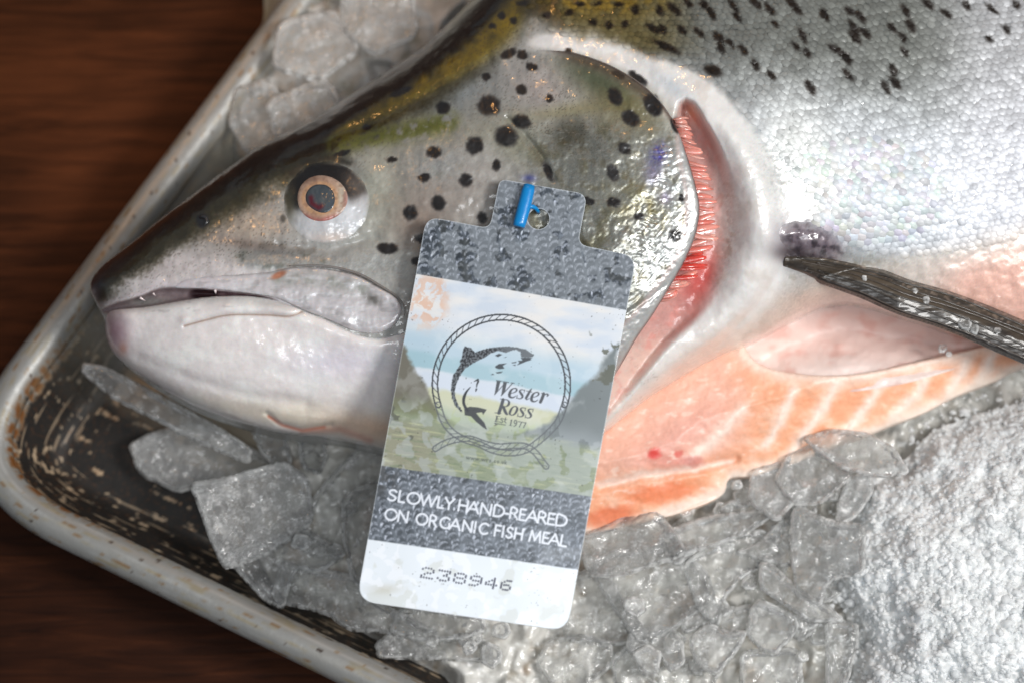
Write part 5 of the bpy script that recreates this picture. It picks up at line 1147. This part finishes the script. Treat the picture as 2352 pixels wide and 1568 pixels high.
# blue fastener bar through the hole
def fastener():
    root = thing('tag_fastener', 'bright blue plastic bar fastener through the hole of the tag', 'fastener', P(1205, 475, float(ztag(np.array([1205.]), np.array([475.]))[0])))
    q = np.array([(1215.5, 426), (1213, 438), (1207, 462), (1201, 486), (1194, 512), (1192, 521)]); zz = ztag(q[:, 0], q[:, 1])+14
    Vt, Ft = tube(P(q[:, 0], q[:, 1], zz), [13, 14.5, 15, 15, 14.5, 13], 14, flat=.8); mesh_obj('bar', Vt, Ft, M_blue, root)
    q = np.array([(1204, 478), (1214, 475), (1224, 475), (1231, 479), (1235, 485), (1237, 489)]); zz = ztag(q[:, 0], q[:, 1])+np.array([12, 12, 9, 2, -10, -26])
    Vt, Ft = tube(P(q[:, 0], q[:, 1], zz), [7, 6, 5, 4.6, 4.4, 4.4], 10); mesh_obj('neck', Vt, Ft, M_blue, root)
fastener()

# ------------------------------------------------------------------ ice shards
def shard(name, pts, z, th, label, tilt=(0, 0), mat=None, seed=0, group=None, specks=0., rough=1., cloud=0., grow=1.24):
    p = np.array(pts, float); c0 = p.mean(0); p = c0+(p-c0)*grow
    poly = smooth(p, True, 9) if len(p) > 12 else smooth(np.concatenate([[a*.5+b*.5, b*.86+a*.14, b*.86+c*.14] for a, b, c in zip(np.roll(p, 1, 0), p, np.roll(p, -1, 0))]), True, 9)
    poly = poly+2.2*np.stack([fbm(poly[:, 0]/11, poly[:, 1]/11, seed+1, 2), fbm(poly[:, 0]/11, poly[:, 1]/11, seed+2, 2)], 1)
    def zf(x, y, s):
        d = np.clip(-s, 0, 7)/7; edge = 1-np.sqrt(np.clip(1-(1-d)**2, 0, 1))
        return z+tilt[0]*(x-c0[0])+tilt[1]*(y-c0[1])-edge*th*.42+rough*(11*fbm(x/38, y/38, seed+3)+2.4*fbm(x/11, y/11, seed+4, 3)+5*(cell(x/46, y/46, seed)[2]-.5)*sm(0, .25, cell(x/46, y/46, seed)[1]-cell(x/46, y/46, seed)[0]))
    def cf(x, y, s, z_):
        r = np.exp(-(s/4.4)**2)*.95*sm(-.3, .25, fbm(x/16, y/16, seed+5)+.05); cr = .5*np.exp(-(np.abs(fbm(x/50, y/24, seed+6))/.022)**2)*sm(.0, .2, fbm(x/40, y/40, seed+7))
        sp = specks*sm(.08, .26, fbm(x/7, y/5, seed+8, 3))*sm(-.1, .3, fbm(x/50, y/50, seed+9)+.15) if specks else 0*x
        cld = cloud*.4+.13*sm(.02, .45, fbm(x/36, y/36, seed+10))
        c = np.stack([np.clip(r+cr, 0, 1), sp, cld], -1)
        return np.where(c < .0031308, c*12.92, 1.055*np.clip(c, 1e-9, 1)**(1/2.4)-.055)*255, None
    pr = {'label': label, 'category': 'ice'}
    if group: pr['group'] = group
    return patch(name, poly, zf, cf, mat or M_ice, g=3.6, solid=lambda x, y, s: th*(.35+.65*sm(0, 14, -s)), own=True, props=pr)
V0 = lambda L: [(1270+.3*a, 1176+.3*b) for a, b in L]
SH = [
 ([(324, 1026), (360, 1005), (443, 983), (504, 1005), (630, 1069), (576, 1084), (468, 1098), (414, 1113), (342, 1077)], 120, 60, 'blurred rounded cloudy ice lump on the tray floor below the jaw', (0, 0), 1, 0, .25),
 ([(226, 852), (274, 862), (468, 965), (540, 1012), (533, 1041), (450, 1005), (353, 956), (281, 920), (222, 872)], 215, 34, 'long narrow ice splinter running along under the lower jaw', (.05, -.1), 0, 0, .1),
 ([(581, 985), (651, 996), (664, 1055), (638, 1073), (603, 1036)], 235, 40, 'small grey ice piece touching the salmon throat, left of its pair', (.1, .2), 0, 0, .05),
 ([(686, 996), (735, 1000), (748, 1042), (732, 1078), (698, 1068)], 240, 38, 'small grey ice piece touching the salmon throat, right of its pair', (-.1, .2), 0, 0, .05),
 ([(695, 1188), (770, 1096), (835, 1034), (880, 1050), (875, 1123), (800, 1165), (796, 1244), (743, 1260), (695, 1231)], 225, 40, 'tall clear ice plate leaning between the black-specked shard and the tag', (.12, -.1), 0, 0, 0),
 ([(460, 1120), (533, 1107), (638, 1077), (684, 1112), (692, 1190), (614, 1250), (525, 1281), (500, 1231), (479, 1171)], 262, 46, 'large triangular ice plate with black specks and a sharp left tip', (-.06, -.12), 0, .8, .22),
 ([(525, 1280), (614, 1247), (695, 1228), (745, 1258), (765, 1279), (719, 1310), (673, 1305), (651, 1378), (614, 1362), (549, 1290)], 232, 40, 'clear ice shard with a pale ridge just below the black-specked plate', (0, .05), 0, .12, .05),
 ([(792, 1161), (813, 1139), (885, 1118), (885, 1231), (850, 1335), (812, 1312), (795, 1231)], 262, 34, 'clear ice plate with a curved edge disappearing under the left side of the tag', (.15, 0), 0, 0, 0),
 ([(655, 1376), (676, 1300), (716, 1312), (789, 1323), (835, 1332), (850, 1376), (905, 1400), (975, 1440), (800, 1432), (757, 1400)], 225, 46, 'broad clear ice piece beside the lower left corner of the tag', (.05, .05), 0, .3, 0),
 ([(914, 1446), (935, 1400), (1010, 1400), (1090, 1412), (1098, 1443), (1050, 1462), (968, 1464)], 238, 36, 'flat ice piece peeking out right under the bottom edge of the tag', (0, .1), 0, 0, .1),
 ([(884, 1478), (920, 1452), (1000, 1462), (1096, 1470), (1108, 1512), (1000, 1508), (890, 1505)], 205, 44, 'oblong ice slab lying nearest the tray rim below the tag', (0, .1), 0, .1, .12),
 (V0([(130, 880), (180, 540), (370, 450), (520, 700), (690, 940), (400, 970), (150, 940)]), 215, 60, 'dim bubbly ice block beside the lower right corner of the tag', (.05, 0), 0, .05, 0),
 (V0([(360, 440), (520, 330), (900, 290), (1110, 480), (1160, 640), (940, 810), (690, 940), (520, 700)]), 250, 60, 'biggest clear ice block, grey and smooth, right of the tag corner', (0, .08), 0, 0, .08),
 (V0([(245, 190), (400, 140), (560, 60), (760, 30), (900, 200), (940, 300), (600, 420), (470, 445), (330, 435)]), 285, 50, 'angular ice piece with a bubbly left facet under the orange flesh tip', (.05, .12), 0, .25, .08),
 (V0([(880, 150), (1200, 40), (1590, -10), (1600, 60), (1330, 205), (1000, 295)]), 268, 44, 'long ice bar lying against the white edge of the belly flap', (0, .15), 1, 0, 0),
 (V0([(1060, 400), (1400, 200), (1580, 190), (1720, 360), (1450, 480), (1330, 620), (1290, 800), (1150, 680)]), 255, 40, 'clear ice plate whose right side curves like a bow', (-.1, .05), 0, 0, 0),
 (V0([(1500, 560), (1630, 400), (1720, 360), (1760, 640), (1640, 760), (1470, 730)]), 190, 40, 'dark sunken ice piece in the gap below the bow-edged plate', (0, 0), 0, 0, 0),
 (V0([(1870, 40), (1920, 10), (2110, 100), (2330, 130), (2330, 420), (2110, 480), (2050, 640), (1900, 570), (1855, 250)]), 312, 44, 'upright ice plate with a bright white left edge beside the white heap', (.22, 0), 1, 0, .1),
 (V0([(1440, 290), (1620, 210), (1740, 80), (1870, 60), (1850, 380), (1720, 370)]), 268, 40, 'ice plate wedged left of the white-edged upright plate', (.05, .1), 1, 0, 0),
 (V0([(1630, 420), (1710, 430), (1900, 600), (2060, 690), (2170, 790), (1950, 800), (1760, 670), (1635, 585)]), 290, 38, 'slanting ice wedge pointing left from the foot of the white heap', (.1, .1), 1, 0, .1),
 (V0([(1540, 760), (1600, 695), (1830, 800), (1845, 880), (1800, 950), (1700, 1055), (1620, 1025), (1515, 920)]), 268, 42, 'five-sided flat grey ice piece with crisp pale outline', (.05, .05), 1, 0, .12),
 (V0([(1835, 830), (1965, 805), (2000, 900), (1900, 970), (1830, 920)]), 255, 36, 'small ice chunk right of the five-sided piece', (0, .1), 1, 0, .1),
 (V0([(1960, 810), (2130, 850), (2120, 990), (1990, 990)]), 240, 40, 'small ice chunk tucked against the foot of the white heap', (0, 0), 1, 0, .1),
 (V0([(2110, 850), (2320, 890), (2320, 1000), (2240, 1310), (2120, 1310)]), 262, 46, 'tall streaky ice column with a dark groove next to the white heap', (-.1, 0), 0, 0, .05),
 (V0([(1085, 960), (1200, 870), (1330, 925), (1450, 920), (1400, 1030), (1260, 1200), (1150, 1150), (1090, 1050)]), 262, 50, 'rough pointed ice lump with a sparkling crown near the bottom edge', (0, .1), 1, 0, .12),
 (V0([(1020, 830), (1120, 720), (1370, 740), (1480, 720), (1520, 820), (1440, 915), (1330, 920), (1190, 860), (1060, 910)]), 240, 44, 'flat ice piece above the rough pointed lump', (0, .05), 1, 0, 0),
 (V0([(600, 1020), (620, 930), (860, 890), (960, 990), (970, 1130), (880, 1190), (810, 1090), (720, 1030), (640, 1070)]), 252, 46, 'ice piece with a frosted top arching over the small rounded nub', (0, .1), 0, 0, .15),
 (V0([(630, 1080), (720, 1025), (815, 1080), (785, 1235), (700, 1205), (640, 1125)]), 268, 40, 'small rounded pale ice nub near the bottom edge', (0, .1), 1, 0, .2),
 (V0([(470, 1120), (600, 1025), (650, 1100), (700, 1210), (790, 1300), (500, 1310)]), 215, 40, 'ice piece with a bent pale outline left of the rounded nub', (0, 0), 0, 0, 0),
 (V0([(1480, 1080), (1850, 1060), (1875, 1310), (1480, 1320)]), 225, 46, 'square smooth ice slab at the bottom edge below the five-sided piece', (0, .05), 1, 0, .05),
 (V0([(0, 1000), (200, 960), (400, 1010), (420, 1150), (250, 1290), (60, 1310), (-80, 1150)]), 205, 50, 'glassy wet ice piece at the bottom edge right of the oblong slab', (0, .05), 0, .25, 0),
 (V0([(850, 1190), (1060, 1120), (1160, 1180), (1260, 1210), (1180, 1330), (860, 1330)]), 200, 40, 'low yellowish ice piece at the bottom edge under the pointed lump', (0, 0), 0, .1, 0),
 ([(1795, 1100), (1815, 1055), (1862, 1030), (1932, 1058), (1944, 1092), (1885, 1142), (1830, 1145)], 300, 46, 'brownish rounded ice lump under the lens-shaped shard', (0, .1), 0, .1, .05),
 ([(1868, 1012), (1920, 993), (1990, 1000), (2042, 1030), (2070, 1076), (2010, 1084), (1938, 1066)], 335, 26, 'lens-shaped pinkish ice shard resting against the belly flap edge', (.05, .2), 0, .12, .1),
 ([(1735, 1085), (1800, 1066), (1832, 1130), (1785, 1184), (1728, 1142)], 285, 44, 'pale frosted ice lump between belly flap and brownish lump', (0, .1), 1, 0, .3),
 ([(1950, 1105), (1990, 1085), (2000, 1130), (1965, 1180), (1925, 1200), (1930, 1150)], 275, 36, 'narrow ice sliver along the left foot of the white heap', (0, .1), 1, 0, .2),
]
SH += [
 ([(548, 215), (610, 195), (655, 255), (625, 325), (565, 330), (535, 280)], 270, 46, 'blurred ice chunk beside the left tray rim above the salmon head', (.1, -.1), 1, 0, .2),
 ([(655, 60), (755, 35), (810, 110), (730, 170), (640, 145)], 318, 46, 'blurred ice chunk in the middle of the ice above the salmon head', (-.1, .1), 1, 0, .3),
 ([(800, -30), (930, -25), (945, 70), (860, 110), (795, 60)], 322, 46, 'blurred pale ice chunk cut by the top edge beside the salmon back', (.1, .1), 1, 0, .3),
 ([(625, 235), (735, 190), (770, 235), (700, 292), (640, 305)], 312, 40, 'blurred ice chunk touching the dark crown of the salmon', (0, -.15), 1, 0, .2),
]
for i, (pts, z, th, lab, tl, cl, spk, cloud) in enumerate(SH):
    shard('ice_shard', pts, z, th, lab, tl, (M_icec if cl else M_ice), 700+i*31, 'larger ice pieces in the tray', spk, cloud=cloud)
# small chips filling the gaps: nothing tells them apart
zone = np.array([(700, 1090), (900, 1120), (1345, 1240), (1700, 1110), (1900, 1060), (1960, 1130), (1890, 1300), (1950, 1540), (1120, 1545), (900, 1470), (700, 1400), (640, 1300)], float)
big = [np.array(s[0]) for s in SH]; k = 0; tries = 0
while k < 44 and tries < 1400:
    tries += 1
    cx = random.uniform(600, 1950); cy = random.uniform(1000, 1560)
    if sdf(np.array([cx]), np.array([cy]), zone)[0] > 0 or sdf(np.array([cx]), np.array([cy]), TAGP)[0] < 8: continue
    r = random.uniform(13, 30); n = random.randint(5, 7); a0 = random.random()*6
    pts = [(cx+r*random.uniform(.7, 1.2)*math.cos(a0+6.283*j/n), cy+r*random.uniform(.6, 1.1)*math.sin(a0+6.283*j/n)) for j in range(n)]
    inb = any(sdf(np.array([cx]), np.array([cy]), b)[0] < -12 for b in big)
    if inb and random.random() < .88: continue
    shard('ice_chip', pts, random.uniform(215, 262)+(45 if inb else 0), random.uniform(16, 30), 'small loose chip of ice wedged among the larger ice pieces', (random.uniform(-.3, .3), random.uniform(-.3, .3)), M_icec if random.random() < .5 else M_ice, 3000+k*23, 'small ice chips', cloud=random.uniform(0, .25)); k += 1
# crumbs of ice on the fin
for i, (x, y, r) in enumerate([(2218, 742, 15), (2238, 756, 11), (2128, 690, 9), (2100, 668, 7), (1985, 640, 6), (2290, 760, 8), (2165, 800, 9), (2180, 812, 6)]):
    z0 = float(zfin(np.array([float(x)]), np.array([float(y)]), np.array([-20.]))[0])+r*.5 if i < 6 else 372
    pts = [(x+r*random.uniform(.8, 1.2)*math.cos(t), y+r*random.uniform(.8, 1.2)*math.sin(t)) for t in np.linspace(0, 6.283, 7)[:-1]]
    shard('ice_crumb', pts, z0, r*1.1, 'tiny ice crumb clinging to the dark fin or the flesh just below it', (0, 0), M_ice, 5000+i*13, 'ice crumbs by the fin', rough=.5)
